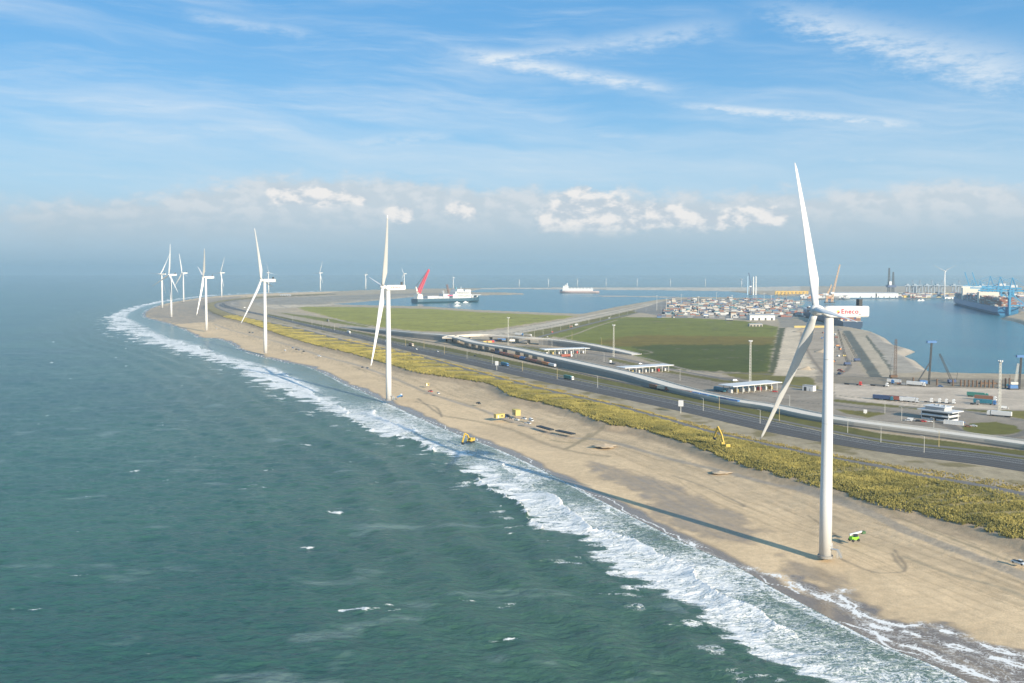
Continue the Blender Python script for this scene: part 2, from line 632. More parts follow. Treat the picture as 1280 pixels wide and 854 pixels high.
LAND_A = np.vstack([shore, P2([(520, 361.4), (600, 360.6), (700, 359.9), (920, 359.7), (1000, 358.3), (1700, 358.0)]), P2([(3000, 1110)])])
W1 = P2([(405, 380.6), (440, 378.8), (480, 375.2), (515, 371.6), (560, 370), (630, 368.7), (662, 368.2), (640, 366.9), (596, 366.4), (588, 364.5), (600, 362.0), (640, 361.2), (740, 362.4),
         (830, 363.0), (910, 364.2), (940, 367.8), (985, 369.6), (1030, 371.2), (1110, 371.8), (1200, 372.3), (1218, 374.5), (1266, 391.5), (1259, 394.8), (1245, 398.5), (1262, 402), (1280, 408), (1420, 432),
         (1560, 470), (1500, 482), (1280, 471), (1218, 469.8), (1179, 469), (1171, 466.5), (1151, 451), (1138, 446.2), (1152, 440.2), (1125, 433), (1112, 423), (1099, 417),
         (1073, 412), (1045, 407), (1010, 398), (1002, 391), (1000, 383), (1003, 377.5), (985, 375.6), (940, 373.8), (870, 372.2), (850, 373), (814, 376.5), (760, 386), (722, 394), (680, 392.6), (600, 389.2), (540, 384.8), (440, 382.6)], 0.0)
SPIT = P2([(724, 370.4), (760, 369.6), (814, 370.2), (856, 371.6), (856, 373), (814, 371.5), (760, 371.0)], 0.3)

GREEN_TOP = [(1700, 632), (1280, 563.5), (1100, 541.5), (960, 514.5), (840, 491), (680, 459), (560, 434.5), (500, 424), (440, 413), (381, 402), (335, 392.5), (300, 385.2)]
ROAD_TOP = [(1700, 650), (1280, 574.5), (1100, 552.8), (960, 525.5), (840, 500), (680, 467), (560, 441.5), (500, 430), (440, 416.5), (381, 404.5), (335, 394), (300, 386.4), (284, 381.5), (282, 378.6), (300, 375.5), (340, 372), (400, 369.3)]
BAND_BOT = [(1700, 671), (1280, 590), (1100, 565), (960, 540), (840, 512), (680, 477.5), (560, 450), (500, 436.5), (440, 421.5), (381, 407.7), (335, 396.2), (300, 388.8), (276, 383.3), (275, 379), (296, 375.0), (338, 371.4), (400, 368.6)]
HEDGE_TOP = [(1700, 700), (1280, 606.5), (1100, 578), (960, 551.2), (840, 522), (680, 482.5), (560, 454), (500, 440), (440, 424.5), (381, 410), (330, 399.5)]


def strip_poly(a, b, z=ZI):
    return np.vstack([P2(a, z), P2(b, z)[::-1]])


FIELDS = [  # polygon, colour, edge softness in metres
    (P2([(330, 389), (372, 385), (440, 384), (540, 386.5), (600, 390.5), (680, 394), (722, 395.6), (700, 401), (640, 410), (585, 415), (540, 415), (480, 410.5), (440, 405), (400, 396.5), (372, 390)], ZI), (0.36, 0.29, 0.20), 8),
    (P2([(372, 383.6), (440, 383.8), (540, 386.3), (600, 390.4), (680, 393.6), (720, 395.2), (706, 398), (650, 406.6), (605, 413), (560, 415.2), (520, 413.6), (480, 409.5), (452, 405.2), (418, 398), (395, 391.5), (380, 388)], ZI), (0.215, 0.225, 0.058), 10),
    (P2([(347, 390.5), (386, 395), (440, 402.5), (470, 408), (455, 409), (400, 401), (360, 393.5)], ZI), (0.145, 0.155, 0.05), 6),
    (strip_poly([(585, 417), (640, 411.2), (700, 401.2), (760, 389.5), (814, 378.5), (850, 374.2)], [(585, 420.5), (640, 418), (700, 407.5), (760, 394.5), (814, 382), (850, 376.2)]), (0.40, 0.35, 0.28), 4),
    (strip_poly([(650, 417), (700, 408), (760, 395), (805, 385)], [(680, 423), (730, 414), (770, 399.6), (805, 388)]), (0.135, 0.13, 0.055), 4),
    (P2([(688, 420), (765, 399.6), (783, 396.5), (860, 397.5), (927, 401), (972.5, 408.6), (965, 443.4), (962, 464), (938, 464), (873, 462.7), (845, 461.4), (809, 451), (791, 444.7), (765, 436), (731.5, 428)], ZI), (0.132, 0.150, 0.034), 5),
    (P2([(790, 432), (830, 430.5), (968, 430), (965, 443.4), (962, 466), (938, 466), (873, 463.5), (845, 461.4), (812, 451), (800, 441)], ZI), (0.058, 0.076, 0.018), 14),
    (P2([(745, 427), (800, 419), (880, 420), (970, 421), (968, 431), (880, 431), (820, 431), (765, 434)], ZI), (0.135, 0.112, 0.028), 16),
    (P2([(648, 430), (700, 436), (760, 441), (800, 452), (845, 463.5), (900, 471), (962, 472), (1000, 484), (1045, 490), (1045, 478), (1700, 512), (1700, 640), (1280, 556), (1040, 526), (960, 510), (900, 499), (830, 483), (760, 464), (700, 449)], ZI), (0.230, 0.200, 0.165), 3),
    (strip_poly([(762, 447), (830, 462), (900, 474.5), (962, 481)], [(762, 450.5), (830, 465.2), (900, 478), (962, 484)]), (0.125, 0.12, 0.05), 3),
    (P2([(900, 467), (962, 464.5), (1012, 470), (1024, 488), (990, 484), (962, 478), (930, 474)], ZI), (0.13, 0.125, 0.045), 4),
    (P2([(640, 432), (665, 434), (700, 439), (690, 442), (668, 438)], ZI), (0.13, 0.13, 0.045), 3),
    (P2([(1043, 480), (1090, 478.5), (1160, 484), (1280, 487), (1700, 510), (1700, 545), (1280, 513), (1200, 510.5), (1130, 507.5), (1080, 502), (1043, 496)], ZI), (0.41, 0.35, 0.285), 2),
    (P2([(1042, 499), (1080, 503), (1150, 509.5), (1148, 512), (1080, 506.5), (1042, 502)], ZI), (0.11, 0.11, 0.04), 2),
    (P2([(1045, 511.5), (1100, 515.5), (1106, 517), (1085, 522), (1060, 517.5)], ZI), (0.125, 0.12, 0.04), 2),
    (P2([(1194, 511.5), (1280, 514), (1400, 521), (1400, 536), (1280, 524), (1240, 516.5)], ZI), (0.125, 0.12, 0.04), 2),
    (P2([(1202, 534), (1215, 529), (1245, 527.5), (1270, 532), (1277, 538), (1262, 543), (1230, 544), (1208, 540)], ZI), (0.11, 0.115, 0.035), 2),
    (P2([(840, 397.5), (990, 399), (1000, 391), (992, 377), (940, 374.5), (870, 373), (830, 376.5), (790, 389)], ZI), (0.20, 0.19, 0.18), 4),
    (P2([(972, 398), (1030, 402), (1055, 412), (1044, 414), (975, 409)], ZI), (0.22, 0.2, 0.17), 4),
    (P2([(980.6, 409), (1034, 409), (1062, 440), (1085, 473), (965, 470)], ZI), (0.31, 0.26, 0.205), 3),
    (P2([(983, 409), (1002, 408.5), (1000, 430), (1022, 470), (965, 470), (970, 445)], ZI), (0.46, 0.385, 0.29), 4),
    (P2([(974, 410), (981, 410), (969, 466), (961, 466)], ZI), (0.07, 0.08, 0.05), 3),
    (P2([(1053, 414), (1063, 413.6), (1104, 472), (1088, 474)], ZI), (0.105, 0.112, 0.10), 2),
    (P2([(1063, 413.6), (1082, 413), (1122, 470), (1104, 472)], ZI), (0.35, 0.30, 0.23), 2),
    (P2([(1081, 420), (1084, 419.5), (1119, 459), (1114, 464)], ZI), (0.10, 0.105, 0.085), 2),
    (P2([(1084, 418), (1100, 418), (1126, 434), (1152, 441), (1140, 446.5), (1152, 452), (1172, 467), (1120, 470)], 2.5), (0.30, 0.27, 0.23), 5),
    (P2([(1020, 470), (1120, 471.5), (1280, 474), (1700, 500), (1700, 512), (1280, 487), (1160, 484), (1020, 478)], ZI), (0.21, 0.18, 0.14), 2),
    (P2([(185, 388), (260, 373), (300, 372), (300, 384), (290, 396), (262, 402), (180, 397)], 3.0), (0.235, 0.21, 0.18), 16),
    (P2([(300, 376), (340, 373), (470, 368), (540, 366), (600, 367), (515, 370.5), (440, 377.5), (400, 380.5), (345, 381)], ZI), (0.235, 0.215, 0.185), 25),
    (P2([(330, 381), (400, 381), (440, 378), (515, 370.6), (515, 372), (440, 380), (404, 382.5), (372, 384), (340, 386)], ZI), (0.42, 0.36, 0.28), 8),
    (P2([(600, 359), (1000, 358), (1000, 364), (600, 363)], 1.0), (0.42, 0.38, 0.32), 8),
    (P2([(1000, 366), (1700, 366), (1700, 380), (1290, 392), (1218, 374.5), (1000, 371)], ZI), (0.24, 0.235, 0.23), 8),
]
SAND_TRACKS = [  # soft wheel tracks and service tracks over the sand: line, half width, colour
    ([(1330, 738), (1280, 716), (1240, 701), (1180, 679), (1130, 660), (1090, 641), (1040, 624), (1000, 611)], 3.2, (0.30, 0.26, 0.21)),
    ([(1000, 611), (960, 603), (920, 592), (880, 582), (840, 572), (800, 560), (762, 549), (735, 545)], 2.2, (0.28, 0.25, 0.21)),
    ([(735, 545), (700, 542), (665, 531), (640, 523), (600, 509), (560, 496.5), (530, 486), (500, 474), (470, 463), (440, 453), (400, 443), (360, 430), (330, 422), (290, 412), (268, 404)], 2.2, (0.33, 0.29, 0.25)),
    ([(440, 456), (470, 466), (505, 476), (545, 492), (575, 499), (610, 513)], 1.2, (0.34, 0.27, 0.18)),
    ([(560, 516), (600, 523), (640, 533), (680, 549), (720, 560), (760, 566)], 2.0, (0.34, 0.265, 0.17)),
    ([(1010, 640), (1040, 660), (1052, 672)], 0.5, (0.20, 0.16, 0.11)),
    ([(1116, 686), (1120, 694), (1130, 705), (1122, 708), (1090, 706), (1050, 690)], 0.45, (0.26, 0.21, 0.15)),
    ([(1118, 682), (1124, 690), (1132, 700), (1131, 706)], 0.45, (0.22, 0.18, 0.13)),
    ([(520, 498), (545, 505), (552, 516)], 0.9, (0.20, 0.17, 0.13)),
    ([(522, 494), (548, 512), (556, 515)], 0.9, (0.20, 0.17, 0.13)),
    ([(690, 590 - 44), (715, 549), (735, 545), (760, 533), (790, 536), (840, 546), (880, 553)], 1.6, (0.27, 0.22, 0.14)),
    ([(708, 556), (725, 548), (738, 540)], 1.6, (0.27, 0.22, 0.14)),
    ([(840, 590), (880, 604), (925, 624), (930, 628)], 0.6, (0.24, 0.2, 0.15)),
    ([(1020, 600), (1060, 618), (1110, 640), (1180, 668), (1280, 705)], 0.8, (0.27, 0.22, 0.14)),
    ([(1130, 690), (1190, 712), (1250, 728), (1330, 760)], 1.0, (0.34, 0.28, 0.19)),
]
LAND_TRACKS = [
    ([(588, 396.5), (640, 398), (690, 398.6)], 1.6, (0.10, 0.09, 0.05)),
    ([(560, 401), (620, 402.4), (668, 402)], 1.0, (0.13, 0.11, 0.06)),
    ([(420, 394), (500, 400), (580, 406), (620, 405)], 0.9, (0.20, 0.17, 0.10)),
    ([(800, 412), (880, 411), (968, 414)], 0.8, (0.16, 0.13, 0.08)),
    ([(845, 436), (905, 437.5), (960, 439)], 0.8, (0.14, 0.12, 0.08)),
    ([(870, 450), (920, 447), (962, 452)], 0.7, (0.13, 0.11, 0.07)),
    ([(790, 402), (850, 402.5), (930, 404)], 1.6, (0.22, 0.17, 0.12)),
    ([(868, 464), (905, 466), (960, 468)], 4.0, (0.17, 0.15, 0.12)),
    ([(692, 425), (720, 417.5), (745, 408), (772, 400)], 2.2, (0.36, 0.29, 0.21)),
    ([(585, 421), (640, 416), (700, 404.6), (760, 391.8), (814, 380), (845, 375)], 2.0, (0.17, 0.15, 0.13)),
    ([(600, 414.5), (650, 409), (700, 400.6), (760, 389), (805, 380)], 2.0, (0.25, 0.22, 0.18)),
    ([(330, 391), (381, 400), (440, 410.5), (475, 415.5), (520, 418), (560, 418.5)], 2.6, (0.36, 0.32, 0.26)),
    ([(310, 376), (290, 379), (300, 383), (345, 388), (400, 395), (440, 404), (500, 413), (560, 417)], 3.0, (0.42, 0.36, 0.28)),
    ([(420, 369), (360, 374), (325, 378.5), (330, 384), (372, 389)], 4.0, (0.4, 0.35, 0.28)),
    ([(440, 371), (380, 374), (340, 377), (330, 380)], 4.0, (0.30, 0.27, 0.23)),
    ([(500, 368.5), (440, 372.5), (372, 377.5), (350, 381.5), (360, 385)], 4.0, (0.33, 0.29, 0.24)),
    ([(755, 440), (800, 446.5), (850, 460), (900, 470)], 2.5, (0.30, 0.26, 0.22)),
    ([(780, 444), (815, 441), (800, 437)], 2.0, (0.24, 0.2, 0.14)),
    ([(640, 436), (720, 446), (800, 463), (880, 480), (960, 496), (1040, 507)], 0.8, (0.13, 0.12, 0.1)),
    ([(700, 441), (780, 455), (860, 473), (905, 481)], 0.8, (0.14, 0.13, 0.1)),
    ([(1043, 506), (1100, 513), (1150, 519), (1190, 535), (1240, 549), (1290, 552)], 3.0, (0.16, 0.145, 0.125)),
    ([(1130, 509), (1200, 513.5), (1240, 519), (1290, 527), (1400, 540)], 3.5, (0.19, 0.175, 0.155)),
    ([(1180, 524), (1205, 541), (1235, 546.5), (1270, 545), (1284, 538)], 2.5, (0.15, 0.14, 0.125)),
    ([(1030, 475), (1062, 458), (1046, 430), (1038, 412)], 2.0, (0.2, 0.17, 0.14)),
    ([(1000, 412), (1010, 440), (1030, 468)], 1.5, (0.22, 0.18, 0.14)),
    ([(1000, 486), (1045, 494), (1100, 500), (1160, 508)], 0.8, (0.15, 0.14, 0.1)),
]
RUNNEL = [P2([(735, 574), (790, 587), (840, 603), (880, 622), (925, 642), (950, 662), (935, 676), (890, 668), (850, 661), (828, 645), (808, 622), (780, 607), (752, 592)], 1.8),
          P2([(975, 692), (1010, 705), (1050, 722), (1078, 745), (1068, 758), (1040, 745), (1010, 725), (985, 708)], 1.0),
          P2([(1000, 722), (1060, 748), (1120, 772), (1200, 792), (1290, 822), (1420, 880), (1420, 960), (1212, 856), (1108, 810), (1040, 775)], 0.1),
          P2([(590, 530), (640, 533), (690, 552), (720, 566), (670, 560), (610, 546)], 2.0)]
SWASH = [[(1030, 748), (1060, 760), (1085, 772), (1105, 778), (1130, 783), (1160, 783), (1200, 796), (1240, 812), (1290, 826), (1380, 860)],
         [(1056, 738), (1050, 745), (1064, 756), (1075, 772), (1100, 785), (1140, 792), (1165, 803), (1210, 813), (1290, 838)],
         [(1090, 790), (1120, 804), (1150, 812), (1190, 830), (1240, 850)],
         [(905, 703), (940, 712), (975, 722), (1000, 735), (1024, 746), (1044, 744)],
         [(850, 675), (862, 676), (872, 688), (885, 694), (905, 703)]]
RUN_CORE = P2([(1040, 745), (1110, 775), (1200, 800), (1290, 835), (1350, 880), (1212, 850), (1108, 805)], 0.1)

# one sheet of ground and water points: forward distance by lateral angle
k = np.concatenate([np.arange(7.0, 70, 0.5), np.arange(70, 330, 0.9), np.arange(330, 560, 1.0), np.arange(562, 760, 6), np.array([800, 900, 1100, 1500])])
ROWY = CAM_H * FOC / k / math.cos(PITCH) ** 2
ROWY = ROWY[::-1]
COLX = (np.concatenate([np.arange(-420, -60, 6), np.arange(-60, 1340, 1.3), np.arange(1340, 1720, 6)]) - CX) / FOC
GY, GX = np.meshgrid(ROWY, COLX, indexing='ij')
GX = GX * GY
NR, NC = GX.shape
X, Y = GX.ravel(), GY.ravel()

landA = inside(X, Y, LAND_A)
water1 = inside(X, Y, W1) & ~inside(X, Y, SPIT)
DS, SS = seg_dist(X, Y, shore)
DO, _ = seg_dist(X, Y, outer)
DF, _ = seg_dist(X, Y, foot)
DP, _ = seg_dist(X, Y, path)
DW = seg_dist_near(X, Y, np.vstack([W1, W1[:1]]), 200)
POLY_BEACH = np.vstack([shore, foot[::-1]])
POLY_DUNE = np.vstack([foot, path[::-1]])
beach = inside(X, Y, POLY_BEACH) & landA
dune = inside(X, Y, POLY_DUNE) & landA & ~beach
inl = landA & ~beach & ~dune

# heights
Z = np.full(X.shape, -3.0)
t = DS / (DS + DF + 1e-6)
n1 = fbm(X / 20, Y / 20, 4, 3)
n2 = fbm(X / 3.5, Y / 3.5, 3, 11)
zb = 3.4 * (0.55 * t + 0.45 * t ** 2) + 2.6 * ss(DF, 8.0, 0.3)
zb = np.minimum(zb, DS * 0.09 + 0.02)
zb = zb + ss(DS, 8, 40) * ((n1 - 0.5) * 0.4 + (n2 - 0.5) * 0.06)
rough_up = ss(t, 0.45, 0.8)
zb = zb + rough_up * ((fbm(SS / 14, DS / 5, 4, 21) - 0.5) * 0.6 + (fbm(X / 1.6, Y / 1.6, 2, 25) - 0.5) * 0.25 * ss(n1, 0.45, 0.65))
Z[beach] = zb[beach]
u = DF / (DF + DP + 1e-6)
bank_h = 4.6 * ss(DF, 0.0, 7.0)
top = 7.4 * (1 - ss(u, 0.15, 1.0)) + 6.2 * ss(u, 0.15, 1.0)
zd = 6.0 * (1 - ss(DF, 0, 7)) + top * ss(DF, 0, 7)
zd = zd + ss(DF, 2, 8) * ss(DP, 1, 6) * ((fbm(X / 7, Y / 7, 3, 5) - 0.5) * 1.6)
Z[dune] = zd[dune]
zi = ZI + 1.2 * (1 - ss(DP, 2.0, 12.0))
zi = np.where(DW < 30, ZI + (ss(DW, 2, 22) - 1) * 6.0, zi)
farstrip = inl & (Y > 4700)
zi = np.where(farstrip, np.minimum(zi, 3.0), zi)
Z[inl] = zi[inl]
Z[water1] = -3.0
Z[~landA] = np.maximum(-3.0, -DS[~landA] * 0.05)
spitm = inside(X, Y, SPIT)
Z[spitm] = 0.9
# coast without beach lines (far side of the cape)
# colours
sand = np.array([0.60, 0.450, 0.280])
C = np.tile(np.array([0.335, 0.275, 0.195]), (len(X), 1))
n3 = fbm(X / 40, Y / 40, 4, 31)
n4 = fbm(X / 9, Y / 9, 4, 41)
n5 = fbm(X / 120, Y / 120, 3, 47)


def paintc(mask, col):
    global C
    m = mask[:, None]
    C = C * (1 - m) + np.asarray(col) * m


def poly_mask(poly, soft, warp=0.0):
    far = soft * 3 + 5
    x0, y0 = poly.min(0) - far
    x1, y1 = poly.max(0) + far
    mm = (X > x0) & (X < x1) & (Y > y0) & (Y < y1)
    out = np.zeros(len(X))
    if mm.any():
        x, y = X[mm], Y[mm]
        d = seg_dist(x, y, np.vstack([poly, poly[:1]]))[0]
        d = np.where(inside(x, y, poly), d, -d) + (n4[mm] - 0.5) * soft * 2.5
        out[mm] = ss(d, -soft / 2, soft / 2)
    return out


C *= (0.78 + 0.44 * n4)[:, None] * 1.15
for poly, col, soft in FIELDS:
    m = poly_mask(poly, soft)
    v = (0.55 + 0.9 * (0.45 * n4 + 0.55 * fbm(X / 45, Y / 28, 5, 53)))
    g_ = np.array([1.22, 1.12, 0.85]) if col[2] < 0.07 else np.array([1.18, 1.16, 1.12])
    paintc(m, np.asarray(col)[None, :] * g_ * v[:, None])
# green verge between road and railway, sandy strip, planted strip
for a, b, col, soft in ((GREEN_TOP, ROAD_TOP, (0.118, 0.112, 0.034), 1.5), (BAND_BOT, HEDGE_TOP, (0.33, 0.275, 0.185), 2.0)):
    m = poly_mask(strip_poly(a[:11], b[:11]), soft)
    v = 0.7 + 0.6 * fbm(X / 5, Y / 12, 4, 59)
    paintc(m, np.asarray(col)[None, :] * v[:, None])
m = poly_mask(strip_poly(BAND_BOT[:11], HEDGE_TOP[:11]), 2) * ss(fbm(X / 16, Y / 16, 4, 61), 0.50, 0.68) * 0.8
paintc(m, (0.17, 0.14, 0.06))
for line, w, col in LAND_TRACKS:
    L = smoothline(P2(line, ZI), 4)
    d = seg_dist_near(X, Y, L, w + 6)
    paintc(inl * ss(d, w + 1.2, max(w - 0.8, 0.0)) * 0.85, col)
# beach
sv = (0.86 + 0.28 * n1) * (0.92 + 0.16 * n5)
streak = fbm(SS / 26, DS / 2.6, 4, 71)
bc = sand[None, :] * sv[:, None]
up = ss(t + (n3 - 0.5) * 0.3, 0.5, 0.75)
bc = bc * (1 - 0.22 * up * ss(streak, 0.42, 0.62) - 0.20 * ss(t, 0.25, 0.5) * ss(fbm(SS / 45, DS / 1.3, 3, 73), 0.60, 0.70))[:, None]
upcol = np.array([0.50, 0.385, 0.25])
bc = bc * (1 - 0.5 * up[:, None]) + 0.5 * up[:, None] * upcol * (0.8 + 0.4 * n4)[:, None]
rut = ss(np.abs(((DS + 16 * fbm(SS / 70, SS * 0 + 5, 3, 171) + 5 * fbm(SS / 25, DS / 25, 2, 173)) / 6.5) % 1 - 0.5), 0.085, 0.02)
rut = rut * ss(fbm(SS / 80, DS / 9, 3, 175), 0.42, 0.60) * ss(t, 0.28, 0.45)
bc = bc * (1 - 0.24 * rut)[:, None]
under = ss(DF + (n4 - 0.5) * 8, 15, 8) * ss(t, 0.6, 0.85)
bc = bc * (1 - 0.45 * under[:, None]) + 0.45 * under[:, None] * np.array([0.22, 0.175, 0.13])  # shade on the bank below the dune grass, put into the sand colour
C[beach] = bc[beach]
for line, w, col in SAND_TRACKS:
    L = smoothline(P2(line, 3.4), 4)
    d = seg_dist_near(X, Y, L, w + 5) + (n2 - 0.5) * 1.2
    paintc((beach | dune) * ss(d, w + 0.8, max(w - 0.8, 0.0)) * 0.75, col)
# damp patches in the sand
wet = np.zeros(len(X))
for poly, amt in zip(RUNNEL, (0.62, 0.6, 1.0, 0.12)):
    rip = 1.5 * fbm(SS / 9 + n4 * 2, DS / 1.6, 3, 81) - 0.25
    mm = poly_mask(poly, 7.0) * amt * (0.72 + 0.5 * rip)
    wet = np.maximum(wet, np.clip(mm, 0, 1))
edge_w = 5.5 + 9 * (fbm(SS / 22, SS * 0, 3, 83) - 0.3)
shore_wet = ss(DS, edge_w + 2.0, edge_w - 2.0) * beach
wet = np.maximum(wet, shore_wet * 0.95)
wet = wet * beach
wetcol = np.array([0.165, 0.118, 0.078])
C = C * (1 - 0.88 * wet[:, None]) + wetcol * (0.88 * wet[:, None])
# dune ground under the grass
dc = np.array([0.24, 0.195, 0.09])[None, :] * (0.75 + 0.5 * n4)[:, None]
C[dune] = dc[dune] * 1.1
C[spitm] = (0.42, 0.37, 0.3)
bankm = inl & (DW < 9)
C[bankm] = np.array([0.33, 0.29, 0.23]) * (0.8 + 0.4 * n4[bankm])[:, None]
stones = poly_mask(P2([(178, 388), (225, 377), (262, 372), (300, 370), (312, 382), (298, 395), (262, 402), (215, 404), (176, 396)], 2.0), 40) * (0.55 + 0.7 * (n4 - 0.3)) * beach
paintc(np.clip(stones, 0, 0.9), (0.25, 0.225, 0.195))
# thin swash lines left on the sand
SW = np.zeros(len(X))
for line in SWASH:
    L = smoothline(P2(line, 0.1), 4)
    d = seg_dist_near(X, Y, L, 12) + (fbm(X / 5, Y / 5, 3, 91) - 0.5) * 5.0
    SW = np.maximum(SW, np.maximum(0.85 * ss(np.abs(d), 0.9, 0.1), 0.30 * ss(d, 7.0, 0.5)))
SW = np.maximum(SW, poly_mask(RUN_CORE, 6) * 0.22)
SW = np.maximum(SW, 0.7 * ss(np.abs(DS - 0.5 - 9.0 * (fbm(SS / 13, SS * 0, 3, 93) - 0.25)), 0.7, 0.1) * beach * ss(fbm(SS / 30, SS * 0 + 9, 2, 95), 0.4, 0.6))
SW *= beach

# water: foam density from rows of breakers between the outer line and the shore
sea = ~landA
tt = DS / (DS + DO + 1e-6)
poly_surf = np.vstack([shore, outer[::-1]])
surf = inside(X, Y, poly_surf) & sea
wv = fbm(SS / 55, DS / 55, 3, 101) - 0.5
width = DS + DO
nb = np.clip(width / 21.0, 1.6, 6)
oblique = SS / 210.0
ph = tt * nb + wv * 1.1 + 0.35 * (fbm(SS / 14, DS / 14, 3, 103) - 0.5)
wi = np.floor(ph)
fr = ph - wi
A = ss(fbm(SS / 48 + wi * 7.7, wi * 3.1, 2, 107), 0.28, 0.55)
crest = np.maximum(np.exp(-fr * 2.4) * 0.72, np.exp(-fr * 9.0)) * A
tail = (0.36 + 0.14 * ss(X / np.maximum(Y, 1) * FOC + CX, 780, 1000) + 0.26 * (fbm(SS / 20, DS / 20, 3, 109))) * (0.55 + 0.45 * A)
Fd = np.maximum(crest * 1.12, tail)
Fd = Fd * (0.70 + 0.30 * ss(tt, 0.1, 0.4))
edge_n = 0.90 + 0.30 * (fbm(SS / 22, SS * 0 + 3, 3, 113) - 0.5) + 0.55 * (fbm(X / 16, Y / 4.5, 4, 115) - 0.5)
Fd = np.maximum(Fd, (0.45 + 0.30 * fbm(SS / 11, DS / 11, 3, 123)) * ss(tt, edge_n - 0.45, edge_n - 0.2) * ss(fbm(SS / 40, SS * 0, 3, 117), 0.22, 0.42))
Fd *= ss(tt, edge_n + 0.05, edge_n - 0.12)
PXX = X / np.maximum(Y, 1) * FOC + CX
lag = ss(PXX, 500, 380) * surf
Fd = Fd * (1 - lag * 0.9 * ss(tt, 0.50, 0.30))
Fd = np.where(surf, Fd, 0.0)
milk = np.where(surf, ss(tt, edge_n + 0.05, edge_n - 0.25) * (0.35 + 0.75 * fbm(SS / 40, DS / 12, 4, 133)) * (0.5 + 0.5 * ss(tt, 0.1, 0.4)), 0.0)
milk = np.maximum(milk, np.where(surf, 0.75 * ss(DS, 14, 2) * fbm(SS / 20, DS / 6, 3, 135), 0))
milk = np.maximum(milk, np.where(sea & ~surf, ss(fbm(X / 30, Y / 14, 4, 137), 0.66, 0.82) * 0.45, 0))
# the surf runs up past the water's edge
Fd = np.where(surf, np.maximum(Fd, (0.35 + 0.4 * fbm(SS / 12, SS * 0 + 2, 2, 119)) * ss(DS, 5.0 * fbm(SS / 9, SS * 0 + 4, 3, 121) + 1, 0.2)), Fd)
# bar of sand just awash off the cape
bar = P2([(188, 427), (212, 431), (232, 437), (226, 438), (205, 434), (186, 430)], 0)
# spent whitecaps on the open water
cap = ss(fbm(X / 26, Y / 9, 3, 127), 0.77, 0.86) * ss(fbm(X / 5, Y / 2.6, 3, 129), 0.42, 0.75)
Fd = np.where(sea & ~surf, np.maximum(Fd, cap * 0.62 * ss(Y, 6000, 500)), Fd)
near_out = ss(DO, 26, 2) * ss(fbm(X / 14, Y / 7, 3, 131), 0.60, 0.75)
Fd = np.where(sea & ~surf, np.maximum(Fd, near_out * 0.42), Fd)
shal = np.where(surf, 0.5 + 0.5 * ss(tt, 0.8, 0.0), ss(DO, 170, 0) * 0.55) * sea
# sea height: swell towards the beach, breakers and short waves
amp = ss(Y, 1800, 250)
sw = np.zeros(len(X))
lam = np.where(surf, 0.0, np.sin((DO + 14 * (fbm(SS / 60, DO / 60, 2, 141) - 0.5)) / 26 * 2 * math.pi)) * ss(DO, 160, 20) * ss(DO, 1, 22) * 0.8
sw += lam
sw += np.where(surf, (np.exp(-fr * 4.0) * A * 2.4 - 0.25) * (0.3 + 0.7 * ss(tt, 0.0, 0.5)) * ss(DS, 2, 14) * ss(tt, 1.0, 0.82) * (1 - 0.8 * lag), 0)
sw += (fbm(X / 16, Y / 9, 4, 151, 0.6) - 0.5) * 1.5 * (1 - 0.5 * surf) * ss(DS, 1, 16)
sw += (fbm(X / 5.5, Y / 3.5, 3, 157) - 0.5) * 0.55 * ss(DS, 1, 12) * amp
ZS = sw * np.where(sea, 1, 0) * ss(Y, 4500, 700)
ZS = np.where(DS < 3, np.minimum(ZS, 0.1), ZS)


def sheet(name, zz, keep, mat_, attrs, kind='structure'):
    """the cells of the sheet where KEEP holds at a corner, as one mesh"""
    kk = keep.reshape(NR, NC)
    cell = kk[:-1, :-1] | kk[1:, :-1] | kk[:-1, 1:] | kk[1:, 1:]
    i, j = np.nonzero(cell)
    q = np.stack([i * NC + j, i * NC + j + 1, (i + 1) * NC + j + 1, (i + 1) * NC + j], 1)
    used, inv = np.unique(q.ravel(), return_inverse=True)
    q = inv.reshape(-1, 4)
    me = bpy.data.meshes.new(name)
    me.vertices.add(len(used))
    me.vertices.foreach_set('co', np.stack([X[used], Y[used], zz[used]], 1).astype(np.float32).ravel())
    me.loops.add(q.size)
    me.loops.foreach_set('vertex_index', q.ravel().astype(np.int32))
    me.polygons.add(len(q))
    me.polygons.foreach_set('loop_start', (np.arange(len(q)) * 4).astype(np.int32))
    me.polygons.foreach_set('use_smooth', np.ones(len(q), bool))
    me.update(calc_edges=True)
    for an, val in attrs.items():
        if val.ndim == 2:
            at_ = me.attributes.new(an, 'FLOAT_COLOR', 'POINT')
            at_.data.foreach_set('color', np.concatenate([val[used], np.ones((len(used), 1))], 1).astype(np.float32).ravel())
        else:
            at_ = me.attributes.new(an, 'FLOAT', 'POINT')
            at_.data.foreach_set('value', val[used].astype(np.float32))
    me.materials.append(mat_)
    o = bpy.data.objects.new(name, me)
    COL.objects.link(o)
    o['kind'] = kind
    return o


